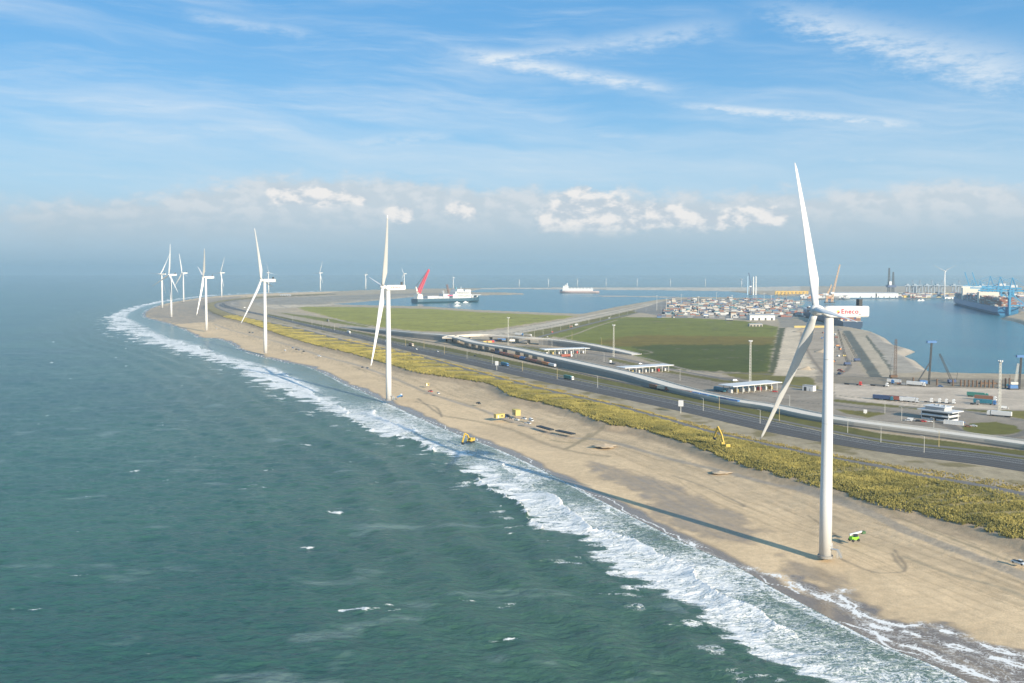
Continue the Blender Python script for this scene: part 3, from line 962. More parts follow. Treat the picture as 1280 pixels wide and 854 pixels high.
def foam_mask(t, dens, pos):
    """streaky, torn foam: the denser, the fewer holes"""
    wn_ = t.node('ShaderNodeTexNoise')
    t.l.new(pos, wn_.inputs['Vector'])
    wn_.inputs['Scale'].default_value = 0.13
    wn_.inputs['Detail'].default_value = 4.0
    sc_ = t.node('ShaderNodeVectorMath', operation='SCALE')
    t.l.new(wn_.outputs[1], sc_.inputs[0])
    sc_.inputs['Scale'].default_value = 11.0
    wv_ = t.node('ShaderNodeVectorMath', operation='ADD')
    t.l.new(pos, wv_.inputs[0])
    t.l.new(sc_.outputs[0], wv_.inputs[1])
    mp = t.node('ShaderNodeMapping')
    t.l.new(wv_.outputs[0], mp.inputs['Vector'])
    mp.inputs['Rotation'].default_value = (0, 0, R(-35))
    mp.inputs['Scale'].default_value = (0.55, 1.0, 1.0)
    r1 = t.m('ABSOLUTE', t.m('SUBTRACT', t.noise(mp.outputs[0], 0.55, 3.0, 0.6), 0.5))
    r2 = t.m('ABSOLUTE', t.m('SUBTRACT', t.noise(mp.outputs[0], 1.5, 3.0, 0.6), 0.5))
    ridge = t.m('ADD', t.m('MULTIPLY', t.ss(r1, 0.13, 0.0), 0.55), t.m('MULTIPLY', t.ss(r2, 0.15, 0.0), 0.45))
    fine_ = t.noise(pos, 1.5, 5.0, 0.7)
    mid = t.noise(wv_.outputs[0], 0.22, 4.0, 0.6)
    h = t.m('ADD', t.m('ADD', t.m('MULTIPLY', ridge, 0.42), t.m('MULTIPLY', fine_, 0.42)), t.m('MULTIPLY', mid, 0.48))
    thr = t.m('SUBTRACT', 1.02, t.m('MULTIPLY', dens, 0.95))
    return t.ss(t.m('SUBTRACT', h, thr), -0.12, 0.22)


def make_water(name, deep, shallow, wind, foam=True, rough=0.16):
    m = bpy.data.materials.new(name)
    m.use_nodes = True
    t = NT(m.node_tree)
    b = t.n['Principled BSDF']
    pos = t.node('ShaderNodeNewGeometry').outputs['Position']
    mp = t.node('ShaderNodeMapping')
    t.l.new(pos, mp.inputs['Vector'])
    mp.inputs['Rotation'].default_value = (0, 0, R(14))
    mp.inputs['Scale'].default_value = (0.55, 1.0, 1.0)
    p2 = mp.outputs[0]
    n_a = t.noise(p2, 0.40, 6.0, 0.68, 0.4)
    n_b = t.noise(p2, 0.075, 5.0, 0.65, 0.2)
    n_c = t.noise(pos, 0.006, 4.0, 0.6)
    hgt = t.m('ADD', t.m('MULTIPLY', n_a, 1.0), t.m('MULTIPLY', n_b, 2.6))
    bn = t.node('ShaderNodeBump')
    bn.inputs['Strength'].default_value = wind
    bn.inputs['Distance'].default_value = 1.3
    t.l.new(hgt, bn.inputs['Height'])
    base = t.mix(t.ss(n_c, 0.3, 0.7), c4(deep), (deep[0] * 1.8, deep[1] * 1.45, deep[2] * 1.2, 1))
    if foam:
        dens = t.attr('foam')
        base = t.mix(t.attr('shallow'), base, c4(shallow))
        base = t.mix(t.m('MULTIPLY', t.attr('milk'), 0.62), base, (0.30, 0.37, 0.36, 1))
        fm = foam_mask(t, dens, pos)
        fm = t.m('MULTIPLY', fm, t.ss(dens, 0.03, 0.2))
        base = t.mix(fm, base, (0.80, 0.80, 0.78, 1))
        t.l.new(t.m('ADD', rough, t.m('MULTIPLY', fm, 0.6)), b.inputs['Roughness'])
        t.l.new(t.m('SUBTRACT', 0.5, t.m('MULTIPLY', fm, 0.3)), b.inputs['Specular IOR Level'])
    else:
        b.inputs['Roughness'].default_value = rough
    t.l.new(base, b.inputs['Base Color'])
    b.inputs['IOR'].default_value = 1.33
    t.l.new(bn.outputs[0], b.inputs['Normal'])
    return m


def make_ground():
    m = bpy.data.materials.new('ground_sand_and_soil')
    m.use_nodes = True
    t = NT(m.node_tree)
    b = t.n['Principled BSDF']
    pos = t.node('ShaderNodeNewGeometry').outputs['Position']
    n_f = t.noise(pos, 1.7, 4.0, 0.65)
    n_m = t.noise(pos, 0.28, 4.0, 0.6)
    kf = t.m('MULTIPLY', t.ss(n_f, 0.2, 0.8, 0.84, 1.16), t.ss(n_m, 0.2, 0.8, 0.88, 1.12))
    base = t.mix(1.0, t.attr('Col', True), t.xyz(kf, kf, kf), 'MULTIPLY')
    wet_ = t.attr('wet')
    sw_ = t.attr('swash')
    fm = t.m('MULTIPLY', foam_mask(t, sw_, pos), t.ss(sw_, 0.05, 0.25))
    base = t.mix(fm, base, (0.78, 0.77, 0.74, 1))
    t.l.new(base, b.inputs['Base Color'])
    t.l.new(t.m('SUBTRACT', 0.92, t.m('MULTIPLY', t.m('SUBTRACT', wet_, t.m('MULTIPLY', fm, wet_)), 0.70)), b.inputs['Roughness'])
    t.l.new(t.m('ADD', 0.15, t.m('MULTIPLY', wet_, 0.4)), b.inputs['Specular IOR Level'])
    bn = t.node('ShaderNodeBump')
    t.l.new(t.m('SUBTRACT', 0.20, t.m('MULTIPLY', wet_, 0.16)), bn.inputs['Strength'])
    bn.inputs['Distance'].default_value = 0.5
    t.l.new(t.m('ADD', n_f, t.m('MULTIPLY', n_m, 1.5)), bn.inputs['Height'])
    t.l.new(bn.outputs[0], b.inputs['Normal'])
    return m


M_GROUND = make_ground()
M_SEA = make_water('sea_water', (0.024, 0.082, 0.072), (0.064, 0.116, 0.070), 0.8)
M_HARB = make_water('harbour_water', (0.010, 0.100, 0.140), (0.03, 0.09, 0.09), 0.40, foam=False, rough=0.2)
gat = dict(Col=C, wet=wet, swash=SW)
landlike = landA & ~water1
sheet('beach', Z, (beach & (Z > -1)) | (~landA & (DS < 25) & (Z > -1.2) & (Y < 8000)), M_GROUND, gat)
sheet('dune_ground', Z, dune, M_GROUND, gat)
sheet('ground', Z, inl & landlike, M_GROUND, gat)
sheet('sea', ZS, ~landA | (beach & (DS < 4)), M_SEA, dict(foam=Fd, shallow=shal, milk=np.clip(milk, 0, 1)))
sheet('harbour_water', np.zeros(len(X)) + 0.02, water1 | (inl & (DW < 6)), M_HARB, {})


def ribbon(name, a, b, z, m, kind='structure', n=6, dz=None, label=None, cat=None):
    """a sheet between two traced lines"""
    A_, B_ = smoothline(P2(a, ZI), n), smoothline(P2(b, ZI), n)
    v = [(p[0], p[1], z) for p in A_] + [(p[0], p[1], z) for p in B_]
    k_ = len(A_)
    f = [(i, i + 1, k_ + i + 1, k_ + i) for i in range(k_ - 1)]
    mb = MB().add(v, f)
    o = mb.build(name, m)
    return tag(o, label, cat, None, kind)


def offset_line(line, d):
    out = []
    for i, p in enumerate(line):
        a, b = line[max(i - 1, 0)], line[min(i + 1, len(line) - 1)]
        tx, ty = b[0] - a[0], b[1] - a[1]
        L = math.hypot(tx, ty) or 1
        out.append((p[0] - ty / L * d, p[1] + tx / L * d))
    return np.array(out)


def band(mb, line, d0, d1, z, col=None):
    A_, B_ = offset_line(line, d0), offset_line(line, d1)
    zz = z if hasattr(z, '__len__') else [z] * len(line)
    n = len(line)
    mb.add([(p[0], p[1], h) for p, h in zip(A_, zz)] + [(p[0], p[1], h) for p, h in zip(B_, zz)], [(i, i + 1, n + i + 1, n + i) for i in range(n - 1)], col)
    return mb


M_ASPH = mat('asphalt', (0.075, 0.074, 0.072), 0.9, var=0.22, scale=0.08)
M_ASPHL = mat('worn_asphalt', (0.150, 0.140, 0.130), 0.9, var=0.2, scale=0.1)
M_BALLAST = mat('track_ballast', (0.095, 0.088, 0.080), 0.95, var=0.25, scale=0.3)
M_PAINT = mat('road_paint', (0.70, 0.70, 0.67), 0.7, var=0.1, scale=0.4)
M_RAIL = mat('rail_steel', (0.16, 0.13, 0.115), 0.45, 0.5)
mid_line = [((a[0] + b[0]) / 2, a[1] * 0.62 + b[1] * 0.38) for a, b in zip(ROAD_TOP, BAND_BOT)]
ribbon('road', ROAD_TOP, mid_line, ZI + 0.05, M_ASPH)
ribbon('railway_bed', mid_line, BAND_BOT, ZI + 0.055, M_BALLAST)
ra, rb, rm = smoothline(P2(ROAD_TOP, ZI), 6), smoothline(P2(BAND_BOT, ZI), 6), smoothline(P2(mid_line, ZI), 6)
mk = MB()
for q in (0.06, 0.94):
    L = ra * (1 - q) + rm * q
    band(mk, L, -0.12, 0.12, ZI + 0.06)
L = ra * 0.5 + rm * 0.5
for i in range(0, len(L) - 1):
    for q in np.arange(0.05, 1.0, 0.25):
        a = L[i] * (1 - q) + L[i + 1] * q
        d = (L[i + 1] - L[i])
        d = d / (np.linalg.norm(d) + 1e-9)
        band(mk, np.array([a, a + d * 4]), -0.1, 0.1, ZI + 0.06)
tag(mk.build('road_markings', M_PAINT), kind='structure')
rl = MB()
for q in (0.12, 0.17, 0.38, 0.43, 0.64, 0.69, 0.88, 0.93):
    L = rm * (1 - q) + rb * q
    band(rl, L, -0.25, 0.25, ZI + 0.16)
tag(rl.build('railway_rails', M_RAIL), kind='structure')
svc = MB()
band(svc, path, -2.9, 2.9, 6.27)
tag(svc.build('service_path', M_ASPHL), kind='structure')
# the upper lane of the corridor, beside the verge
up_t = [(x, y - 4.6 * (y - YH) / 235) for x, y in ROAD_TOP[:9]]
up_b = [(x, y - 2.2 * (y - YH) / 235) for x, y in ROAD_TOP[:9]]
ribbon('side_road', up_t, up_b, ZI + 0.045, M_ASPHL)
# distant country road beside the green field
fr_ = smoothline(P2([(640, 430), (668, 423), (690, 417), (712, 411.5), (735, 405.5), (762, 399), (784, 394), (805, 390), (838, 388)], ZI), 6)
tag(band(MB(), fr_, -4, 4, ZI + 0.05).build('field_road', M_ASPHL), kind='structure')
pt = smoothline(P2([(640, 433.5), (690, 437.5), (740, 442.5), (790, 451), (840, 461.5), (880, 469), (925, 476.5), (985, 481), (1040, 491)], ZI), 6)
tag(band(MB(), pt, -2.5, 2.5, ZI + 0.05).build('yard_road', M_ASPHL), kind='structure')
rt = smoothline(P2([(693, 459.5), (640, 447), (600, 437.5), (560, 431), (500, 421.5), (440, 411.5)], ZI), 4)
rt2 = smoothline(P2([(1700, 640), (1280, 561.5), (1100, 537.5), (960, 513), (903, 503), (864, 495), (809, 484.5), (740, 470), (693, 459.5)], ZI), 4)
freight_line = np.vstack([rt2, rt[1:]])
tag(band(MB(), freight_line, -2.6, 2.6, ZI + 0.05).build('freight_track_bed', M_BALLAST), kind='structure')
fr2 = MB()
for q in (-0.75, 0.75):
    band(fr2, freight_line, q - 0.12, q + 0.12, ZI + 0.2)
tag(fr2.build('freight_rails', M_RAIL), kind='structure')

# marram grass: tufts of narrow blades over the dune, with bare gaps
def grass_mesh(name, n, region, line_a, line_b, hmin, hmax, seed, thr, colA, colB, ymax):
    rng = np.random.default_rng(seed)
    A_, B_ = line_a, line_b
    # points between the two lines by nearest-index pairing in world space
    pts = []
    x0, y0 = np.minimum(A_.min(0), B_.min(0))
    x1, y1 = np.maximum(A_.max(0), B_.max(0))
    polyg = np.vstack([A_, B_[::-1]])
    ragged = line_a is foot
    need = n
    px_, py_ = [], []
    # sample along the line segments, weighted by nearness to the camera
    segL = np.linalg.norm(np.diff(A_, axis=0), axis=1)
    mid = (A_[1:] + A_[:-1]) / 2
    w = segL / np.maximum(mid[:, 1], 200) ** 0.9 * (mid[:, 1] < ymax)
    w /= w.sum()
    while need > 0:
        i = rng.choice(len(segL), size=need * 3, p=w)
        q = rng.random(len(i))
        a = A_[i] * (1 - q)[:, None] + A_[i + 1] * q[:, None]
        # nearest point of line B for the direction across
        j = np.argmin(((a[:, None, :] - B_[None, :, :]) ** 2).sum(2), 1)
        b = B_[j] + (rng.random((len(i), 2)) - 0.5) * 14
        s = rng.random(len(i))
        if ragged:
            s = s * 1.05 - 0.05 * (fbm(a[:, 0] / 6, a[:, 1] / 6, 3, 205) > 0.42)
        p = a * (1 - s)[:, None] + b * s[:, None]
        ok = inside(p[:, 0], p[:, 1], polyg) | (s < 0)
        cov = fbm(p[:, 0] / 6, p[:, 1] / 6, 4, 201)
        ok &= cov > thr + 0.10 * (rng.random(len(i)) - 0.5)
        p = p[ok][:need]
        pts.append(p)
        need -= len(p)
    p = np.vstack(pts)[:n]
    m = len(p)
    # ground height below each tuft
    df = seg_dist(p[:, 0], p[:, 1], foot)[0]
    dp = seg_dist(p[:, 0], p[:, 1], path)[0]
    ins = inside(p[:, 0], p[:, 1], POLY_DUNE)
    uu = df / (df + dp + 1e-6)
    tp = 7.4 * (1 - ss(uu, 0.15, 1.0)) + 6.2 * ss(uu, 0.15, 1.0)
    z1_ = 6.0 * (1 - ss(df, 0, 7)) + tp * ss(df, 0, 7) + ss(df, 2, 8) * ss(dp, 1, 6) * ((fbm(p[:, 0] / 7, p[:, 1] / 7, 3, 5) - 0.5) * 1.6)
    z2_ = np.where(ragged & (df < dp), 3.4 + 2.6 * ss(df, 8.0, 0.3), ZI + 1.2 * (1 - ss(dp, 2.0, 12.0)))
    z0 = np.where(ins, z1_, z2_) - 0.05
    nbld = 5
    cl = fbm(p[:, 0] / 12, p[:, 1] / 12, 3, 211)
    big = (0.75 + 0.5 * rng.random(m)) * (0.8 + 0.5 * cl) * np.clip(p[:, 1] / 590, 0.9, 1.9)
    V = np.zeros((m, nbld, 4, 3), np.float32)
    CC = np.zeros((m, nbld, 4, 3), np.float32)
    for b_ in range(nbld):
        a_ = rng.random(m) * 6.283
        lean = 0.12 + 0.5 * rng.random(m)
        h = (hmin + (hmax - hmin) * rng.random(m)) * np.minimum(big, 1.1)
        wd = (0.10 + 0.09 * rng.random(m)) * big
        ox, oy = (rng.random(m) - 0.5) * 0.6 * big, (rng.random(m) - 0.5) * 0.6 * big
        cx_, cy_ = np.cos(a_), np.sin(a_)
        bx, by = p[:, 0] + ox, p[:, 1] + oy
        V[:, b_, 0] = np.stack([bx - cy_ * wd, by + cx_ * wd, z0], 1)
        V[:, b_, 1] = np.stack([bx + cy_ * wd, by - cx_ * wd, z0], 1)
        V[:, b_, 2] = np.stack([bx + cx_ * h * lean * .5 + cy_ * wd * .8, by + cy_ * h * lean * .5 - cx_ * wd * .8, z0 + h * .7], 1)
        V[:, b_, 3] = np.stack([bx + cx_ * h * lean, by + cy_ * h * lean, z0 + h * (1 - lean * .25)], 1)
        mixv = np.clip(cl * 1.6 - 0.45 + 0.35 * ss(p[:, 1], 550, 1300) + (rng.random(m) - 0.5) * 0.7, 0, 1)[:, None]  # yellower far off: partly the grass itself, partly lighting put into its colour
        CC[:, b_] = (np.asarray(colA) * (1 - mixv) + np.asarray(colB) * mixv)[:, None, :]
    nv = m * nbld * 4
    me = bpy.data.meshes.new(name)
    me.vertices.add(nv)
    me.vertices.foreach_set('co', V.ravel())
    nf = m * nbld
    me.loops.add(nf * 4)
    me.loops.foreach_set('vertex_index', np.arange(nf * 4, dtype=np.int32))
    me.polygons.add(nf)
    me.polygons.foreach_set('loop_start', (np.arange(nf) * 4).astype(np.int32))
    me.update(calc_edges=True)
    ca = me.attributes.new('Col', 'FLOAT_COLOR', 'POINT')
    ca.data.foreach_set('color', np.concatenate([CC.reshape(-1, 3), np.ones((nv, 1), np.float32)], 1).ravel())
    me.materials.append(M_GRASS)
    o = bpy.data.objects.new(name, me)
    COL.objects.link(o)
    return o


M_GRASS = mat_attr('marram_grass_blades', 0.8, 0.3, 0.15)
g1 = grass_mesh('dune_grass', 150000, None, foot, offset_line(path, 4.0), 0.7, 1.35, 5, 0.27, (0.165, 0.156, 0.042), (0.385, 0.325, 0.088), 2100)
tag(g1, 'yellow-green marram grass covering the dune ridge behind the beach', 'grass', kind='stuff')
hl = smoothline(P2(HEDGE_TOP, ZI), 6)
g2 = grass_mesh('path_side_grass', 9000, None, offset_line(path, -3.2), hl, 0.5, 0.95, 9, 0.30, (0.19, 0.16, 0.045), (0.38, 0.30, 0.09), 1400)
tag(g2, 'strip of yellowish rough grass along the far side of the service path', 'grass', kind='stuff')

# haze: one closed box of thin even air round the whole scene
hz = MB().box(-22000, 22000, -400, 19600, -6, 176).build('haze', None)
hm = bpy.data.materials.new('sea_haze')
hm.use_nodes = True
ht = NT(hm.node_tree)
ht.n.clear()
pv = ht.node('ShaderNodeVolumePrincipled')
pv.inputs['Color'].default_value = (0.74, 0.90, 0.97, 1)
pv.inputs['Anisotropy'].default_value = 0.40
pv.inputs['Density'].default_value = 0.00008
ho = ht.node('ShaderNodeOutputMaterial')
ht.l.new(pv.outputs[0], ho.inputs['Volume'])
hz.data.materials.append(hm)
hz['kind'] = 'stuff'

# ---------------------------------------------------------------- wind turbines
def blade_mesh(Rb, pitch_deg):
    rings = []
    nsec = 22
    for i in range(nsec):
        q = i / (nsec - 1)
        r = 1.2 + q * (Rb - 1.2)
        s = r / Rb
        if s < 0.05:
            c, th = 2.5, 2.4
        else:
            cmax = 4.1 * Rb / 67
            c = 2.5 + (cmax - 2.5) * min(1, (s - 0.05) / 0.15) if s < 0.2 else cmax * (1 - 0.80 * ((s - 0.2) / 0.8) ** 0.85)
            th = c * (0.9 - 0.65 * min(1, (s - 0.05) / 0.2)) if s < 0.25 else c * (0.24 - 0.10 * (s - 0.25))
        if q > 0.97:
            c *= 0.55
        tw = R(pitch_deg + 16 * (1 - min(1, s / 0.7)) ** 1.5)
        bend = 1.6 * s * s * (Rb / 67)
        ring = []
        for k_ in range(14):
            a = 2 * math.pi * k_ / 14
            x = math.cos(a)
            y = math.sin(a)
            round_ = max(0.0, 1 - max(0, (s - 0.04)) / 0.16)
            xa = 0.30 * c + (x - 1) * 0.5 * c                      # from leading edge to trailing edge
            prof = (y * th / 2) * (round_ + (1 - round_) * (0.55 + 0.45 * x if x < 0.5 else 0.78))
            xr = x * c / 2
            px_ = xr * round_ + xa * (1 - round_)
            X_ = px_ * math.cos(tw) - prof * math.sin(tw)
            Y_ = px_ * math.sin(tw) + prof * math.cos(tw)
            ring.append((X_ + bend, Y_, r))
        rings.append(ring)
    return MB().loft(rings)


def make_turbine(label, B, yaw, th, hh=92.0, ov=5.5, Rb=67.0, cone=0.05, tilt=0.085, letters=True, pitch=4.0, base_kit=False, r0=2.35, r1=1.75):
    t = thing('wind_turbine', label, 'wind turbine', B, R(yaw), 'wind turbines along the coast')
    tw = MB()
    N = 36
    rings = []
    for z, r in ((0, r0), (22, r0 * 0.97), (50, r0 - (r0 - r1) * 0.45), (hh - 2.4, r1)):
        rings.append([(r * math.cos(2 * math.pi * q / N), r * math.sin(2 * math.pi * q / N), z) for q in range(N)])
    tw.loft(rings)
    tw.build('tower', M_WHITE, t, smooth=True)
    if base_kit:
        for z in (22, 50, 74):
            rr = r0 + (r1 - r0) * z / hh
            MB().cyl((0, 0, z), (0, 0, z + 0.16), rr + 0.07, n=36).build('flange_ring', mat('flange_grey', (0.42, 0.43, 0.43), 0.6), t)
        MB().cyl((0, 0, -0.6), (0, 0, 0.22), r0 + 0.5, n=36).build('foundation', M_CONCD, t)
    k = hh / 92.0
    nac = MB()
    sec = []
    for x, w, h0, h1 in ((ov - 2.4, 1.3, -1.2, 1.3), (ov - 3.4, 1.75, -1.8, 1.8), (0.0, 2.0, -2.25, 2.0), (-8, 2.05, -2.2, 2.05), (-13.6, 1.95, -2.05, 2.05), (-14.1, 1.7, -1.8, 1.8)):
        b = 0.35
        sec.append([(x, -w + b, h0), (x, w - b, h0), (x, w, h0 + b), (x, w, h1 - b), (x, w - b, h1), (x, -w + b, h1), (x, -w, h1 - b), (x, -w, h0 + b)])
    n_ = nac.loft(sec).build('nacelle', M_WHITE, t, (0, 0, hh))
    co = MB().box(-11.6, -10.4, -1.7, 1.7, 2.0, 4.5)
    co.box(-12.1, -11.9, -0.1, 0.1, 2.0, 4.9)
    co.build('cooler', M_DARK, n_)
    mt = Matrix.Translation((0, 0, hh)) @ Matrix.Rotation(-tilt, 4, 'Y')
    hub = MB()
    rings = []
    for x, r in ((ov - 2.4, 1.5), (ov - 1.2, 1.95), (ov + 0.3, 2.05), (ov + 1.3, 1.7), (ov + 2.0, 1.0), (ov + 2.3, 0.3)):
        rings.append([(x, r * math.cos(2 * math.pi * q / 20), r * math.sin(2 * math.pi * q / 20)) for q in range(20)])
    h_ = hub.loft(rings).build('hub', M_WHITE, t, smooth=True)
    h_.matrix_local = mt
    bm_ = None
    for q in range(3):
        if bm_ is None:
            bo = blade_mesh(Rb, pitch).build('blade', M_WHITE, t, smooth=True)
            bm_ = bo.data
        else:
            bo = bpy.data.objects.new('blade', bm_)
            COL.objects.link(bo)
            bo.parent = t
        bo.matrix_local = mt @ Matrix.Translation((ov, 0, 0)) @ Matrix.Rotation(-(th + q * 2 * math.pi / 3), 4, 'X') @ Matrix.Rotation(cone, 4, 'Y')
    if letters:
        cu_ = bpy.data.curves.new('lettering', 'FONT')
        cu_.body = "Eneco"
        cu_.size = 2.35
        cu_.extrude = 0.02
        cu_.offset = 0.045
        cu_.space_character = 1.12
        cu_.materials.append(M_LETTER)
        lo_ = bpy.data.objects.new('lettering_curve', cu_)
        COL.objects.link(lo_)
        bpy.context.view_layer.update()
        lm = bpy.data.meshes.new_from_object(lo_.evaluated_get(bpy.context.evaluated_depsgraph_get()))
        bpy.data.objects.remove(lo_)
        lo = bpy.data.objects.new('lettering', lm)
        COL.objects.link(lo)
        lo.parent = n_
        lo.matrix_local = Matrix(((-1, 0, 0, -3.75), (0, 0, 1, 2.09), (0, 1, 0, -0.72), (0, 0, 0, 1)))
        em = MB()
        for a0, a1, rr, m_ in ((-2.4, 0.4, 0.62, 0), (0.6, 2.2, 0.62, 1), (2.3, 3.6, 0.62, 2)):
            em = MB()
            pts = [(-2.75, 0.0)]
            n0 = 8
            v = [(-2.7, 2.085, -0.15)]
            for i in range(n0 + 1):
                a = a0 + (a1 - a0) * i / n0
                v.append((-2.7 - rr * math.cos(a) * 0.9, 2.10, -0.15 + rr * math.sin(a)))
            em.add(v, [(0, i, i + 1) for i in range(1, n0 + 1)])
            em.build('emblem', (M_LETTER, mat('emblem_yellow', (0.75, 0.5, 0.05), 0.5), mat('emblem_green', (0.35, 0.5, 0.08), 0.5))[m_], n_)
        mk_ = MB().box(-11.0, -10.2, 2.06, 2.10, -1.15, -0.95)
        mk_.build('small_mark', M_LETTERD, n_)
    if base_kit:
        kit = MB()
        a = R(base_kit) - R(yaw)
        ux, uy = math.cos(a), math.sin(a)

        def pp(r, s, z):
            return (ux * r - uy * s, uy * r + ux * s, z)
        for s in (-0.7, 0.7):
            kit.bar(pp(r0 + 2.4, s, 3.0), pp(r0 + 3.9, s, 0.1), 0.16)
            kit.bar(pp(r0 + 2.4, s, 4.1), pp(r0 + 3.9, s, 1.2), 0.08)
            kit.bar(pp(r0 + 2.4, s, 3.0), pp(r0 + 2.4, s, 0.0), 0.16)
            kit.bar(pp(r0 - 0.1, s, 4.1), pp(r0 + 2.4, s, 4.1), 0.08)
        for i in range(9):
            q = i / 9
            kit.bar(pp(r0 + 2.4 + 1.5 * q, -0.7, 3.0 - 2.9 * q), pp(r0 + 2.4 + 1.5 * q, 0.7, 3.0 - 2.9 * q), 0.3, 0.05)
        kit.bar(pp(r0 - 0.1, 0, 3.0), pp(r0 + 2.5, 0, 3.0), 1.6, 0.12)
        st_ = kit.build('entrance_stairs', M_STEEL, t)
        d = MB()
        d.bar(pp(r0 - 0.06, 0, 3.1), pp(r0 - 0.06, 0, 5.2), 0.16, 0.95)
        d.build('door', M_ROOFG, t)
    return t


def tb(px, py, z):
    return at(px, py, z)


T1 = make_turbine('nearest tall white wind turbine, red lettering on its nacelle, standing on the wide sand', tb(1031.5, 694.5, 2.6), 178.5, -0.50, hh=91.9, ov=4.9, Rb=65.7, cone=0.074, tilt=0.105, pitch=2, base_kit=-38, r0=2.3, r1=1.62)
T2 = make_turbine('white wind turbine on the beach beside a small blue boom lift', tb(486, 499.5, 3.2), 193.8, R(36.1), hh=92.1, ov=4.5, Rb=69, cone=0.066, tilt=0.105, base_kit=-35)
far_t = [
    (332, 441.5, 176.1, 21.1, 93, 69.5, 'white wind turbine above the beach at the left end of the yellow grass ridge'),
    (258.2, 413, 202.4, 45.7, 93.2, 69.5, 'white wind turbine on the pale sand just inside the bend of the cape'),
    (214.3, 396.5, 228.5, 5.3, 95.1, 69, 'shaded grey-white wind turbine on dark stones at the tip of the cape'),
    (203, 385, 155.2, 87.5, 94, 67, 'white wind turbine with one blade lying level, on the outer shore of the cape'),
    (229.6, 377.5, 221.1, 100.6, 95.3, 69, 'white wind turbine behind the cape, between the shaded one and the bend'),
    (277.2, 372, 230.3, 25.1, 94.2, 67, 'white wind turbine by the surf beyond the bend of the shore road'),
    (335.8, 366.3, 77.2, 13.7, 92.6, 53, 'faint wind turbine partly hidden behind the tower above the yellow ridge'),
    (400.5, 363.7, 229.3, 23.1, 90, 66, 'lone hazy wind turbine on the far coast between two nearer turbines'),
]
for px, py, yaw, th, hh, Rq, lab in far_t:
    make_turbine(lab, tb(px, py, 3.0), yaw, R(th), hh=hh, ov=4.5, Rb=Rq, cone=0.066, tilt=0.105, letters=False)
make_turbine('white wind turbine by the quay left of the blue harbour cranes', tb(1180.5, 374, 4.0), 236, R(60.4), hh=100, ov=4.6, Rb=46, pitch=80, letters=False, r0=2.3, r1=1.6)
# the row far out beyond the harbour mouth
for px, py, yaw, th, lab in ((457.2, 362, 240, 40, 'faint far wind turbine left of the red crane ship'),
                             (505.4, 361.5, 210, 320, 'faint far wind turbine rising above the nacelle of the second turbine'),
                             (566.6, 361, 250, 0, 'faint far wind turbine behind the white deckhouse of the crane ship'),
                             (649, 359.6, 265, 10, 'faint far wind turbine left of the white carrier ship, on the harbour bar'),
                             (685.5, 358.8, 262, 60, 'faint far wind turbine just left of the white carrier ship'),
                             (721.8, 358.4, 268, 0, 'faint far wind turbine directly behind the white carrier ship'),
                             (757.5, 358.2, 260, 35, 'faint far wind turbine just right of the white carrier ship'),
                             (796.5, 358.2, 266, 80, 'faint far wind turbine above the tip of the thin sand spit'),
                             (838, 358.2, 262, 15, 'faint far wind turbine behind the left part of the container yard'),
                             (881.7, 358.4, 264, 0, 'faint far wind turbine behind the middle of the container yard'),
                             (927, 359.2, 300, 50, 'far wind turbine with three visible blades beside the white tower sections')):
    sm = (0.80, 0.85, 0.62)[0 if px < 470 else 1 if px < 520 else 2] if px < 600 else 0.46
    make_turbine(lab, tb(px, py, 1.5), yaw, R(th), hh=100 * sm, ov=4.2, Rb=54 * sm, letters=False, r0=2.6 * sm + 0.5, r1=2.0 * sm + 0.3)


# ---------------------------------------------------------------- vehicles (each kind built once, then copied)
def wheels(t, xs, y, r, w):
    m = None
    for x in xs:
        for s in (-1, 1):
            if m is None:
                o = MB().cyl((0, -w / 2, 0), (0, w / 2, 0), r, n=14).build('wheel', M_TYRE, t)
                m = o.data
            else:
                o = bpy.data.objects.new('wheel', m)
                COL.objects.link(o)
                o.parent = t
            o.location = (x, s * y, r)


def mk_car(c, pickup=False, van=False):
    def f():
        t = thing('parked_car', '', 'car')
        b = MB()
        L = 5.2 if pickup or van else 4.4
        h1 = 0.95
        sec = [[(x, -0.86, 0.32), (x, 0.86, 0.32), (x, 0.9, z * 0.75), (x, 0.8, z), (x, -0.8, z), (x, -0.9, z * 0.75)] for x, z in ((-L / 2, 0.85), (-L / 2 + 0.12, 0.98), (0, 0.98), (L / 2 - 1.0, 0.92), (L / 2 - 0.1, 0.75), (L / 2, 0.6))]
        b.loft(sec).build('body', paint(c), t)
        if van:
            MB().box(-L / 2 + 0.05, L / 2 - 1.1, -0.85, 0.85, 0.98, 2.0, tx=0.12, ty=0.08).build('cargo_body', paint(c), t)
            MB().box(L / 2 - 1.6, L / 2 - 0.75, -0.78, 0.78, 1.0, 1.75, tx=0.25, ty=0.1).build('cabin_glass', M_GLASS, t)
        elif pickup:
            MB().box(-0.4, 1.5, -0.8, 0.8, 0.97, 1.6, tx=0.35, ty=0.12).build('cabin_glass', M_GLASS, t)
            MB().box(-0.02, 1.05, -0.66, 0.66, 1.6, 1.68).build('roof', paint(c), t)
            MB().box(-L / 2 + 0.15, -0.55, -0.7, 0.7, 0.985, 1.0).build('load_bed', M_DARK, t)
        else:
            MB().box(-1.7, 1.1, -0.78, 0.78, 0.97, 1.42, tx=0.42, ty=0.12).build('cabin_glass', M_GLASS, t)
            MB().box(-1.25, 0.62, -0.64, 0.64, 1.42, 1.47).build('roof', paint(c), t)
        wheels(t, (-L / 2 + 0.85, L / 2 - 0.9), 0.8, 0.34, 0.24)
        return t
    return f


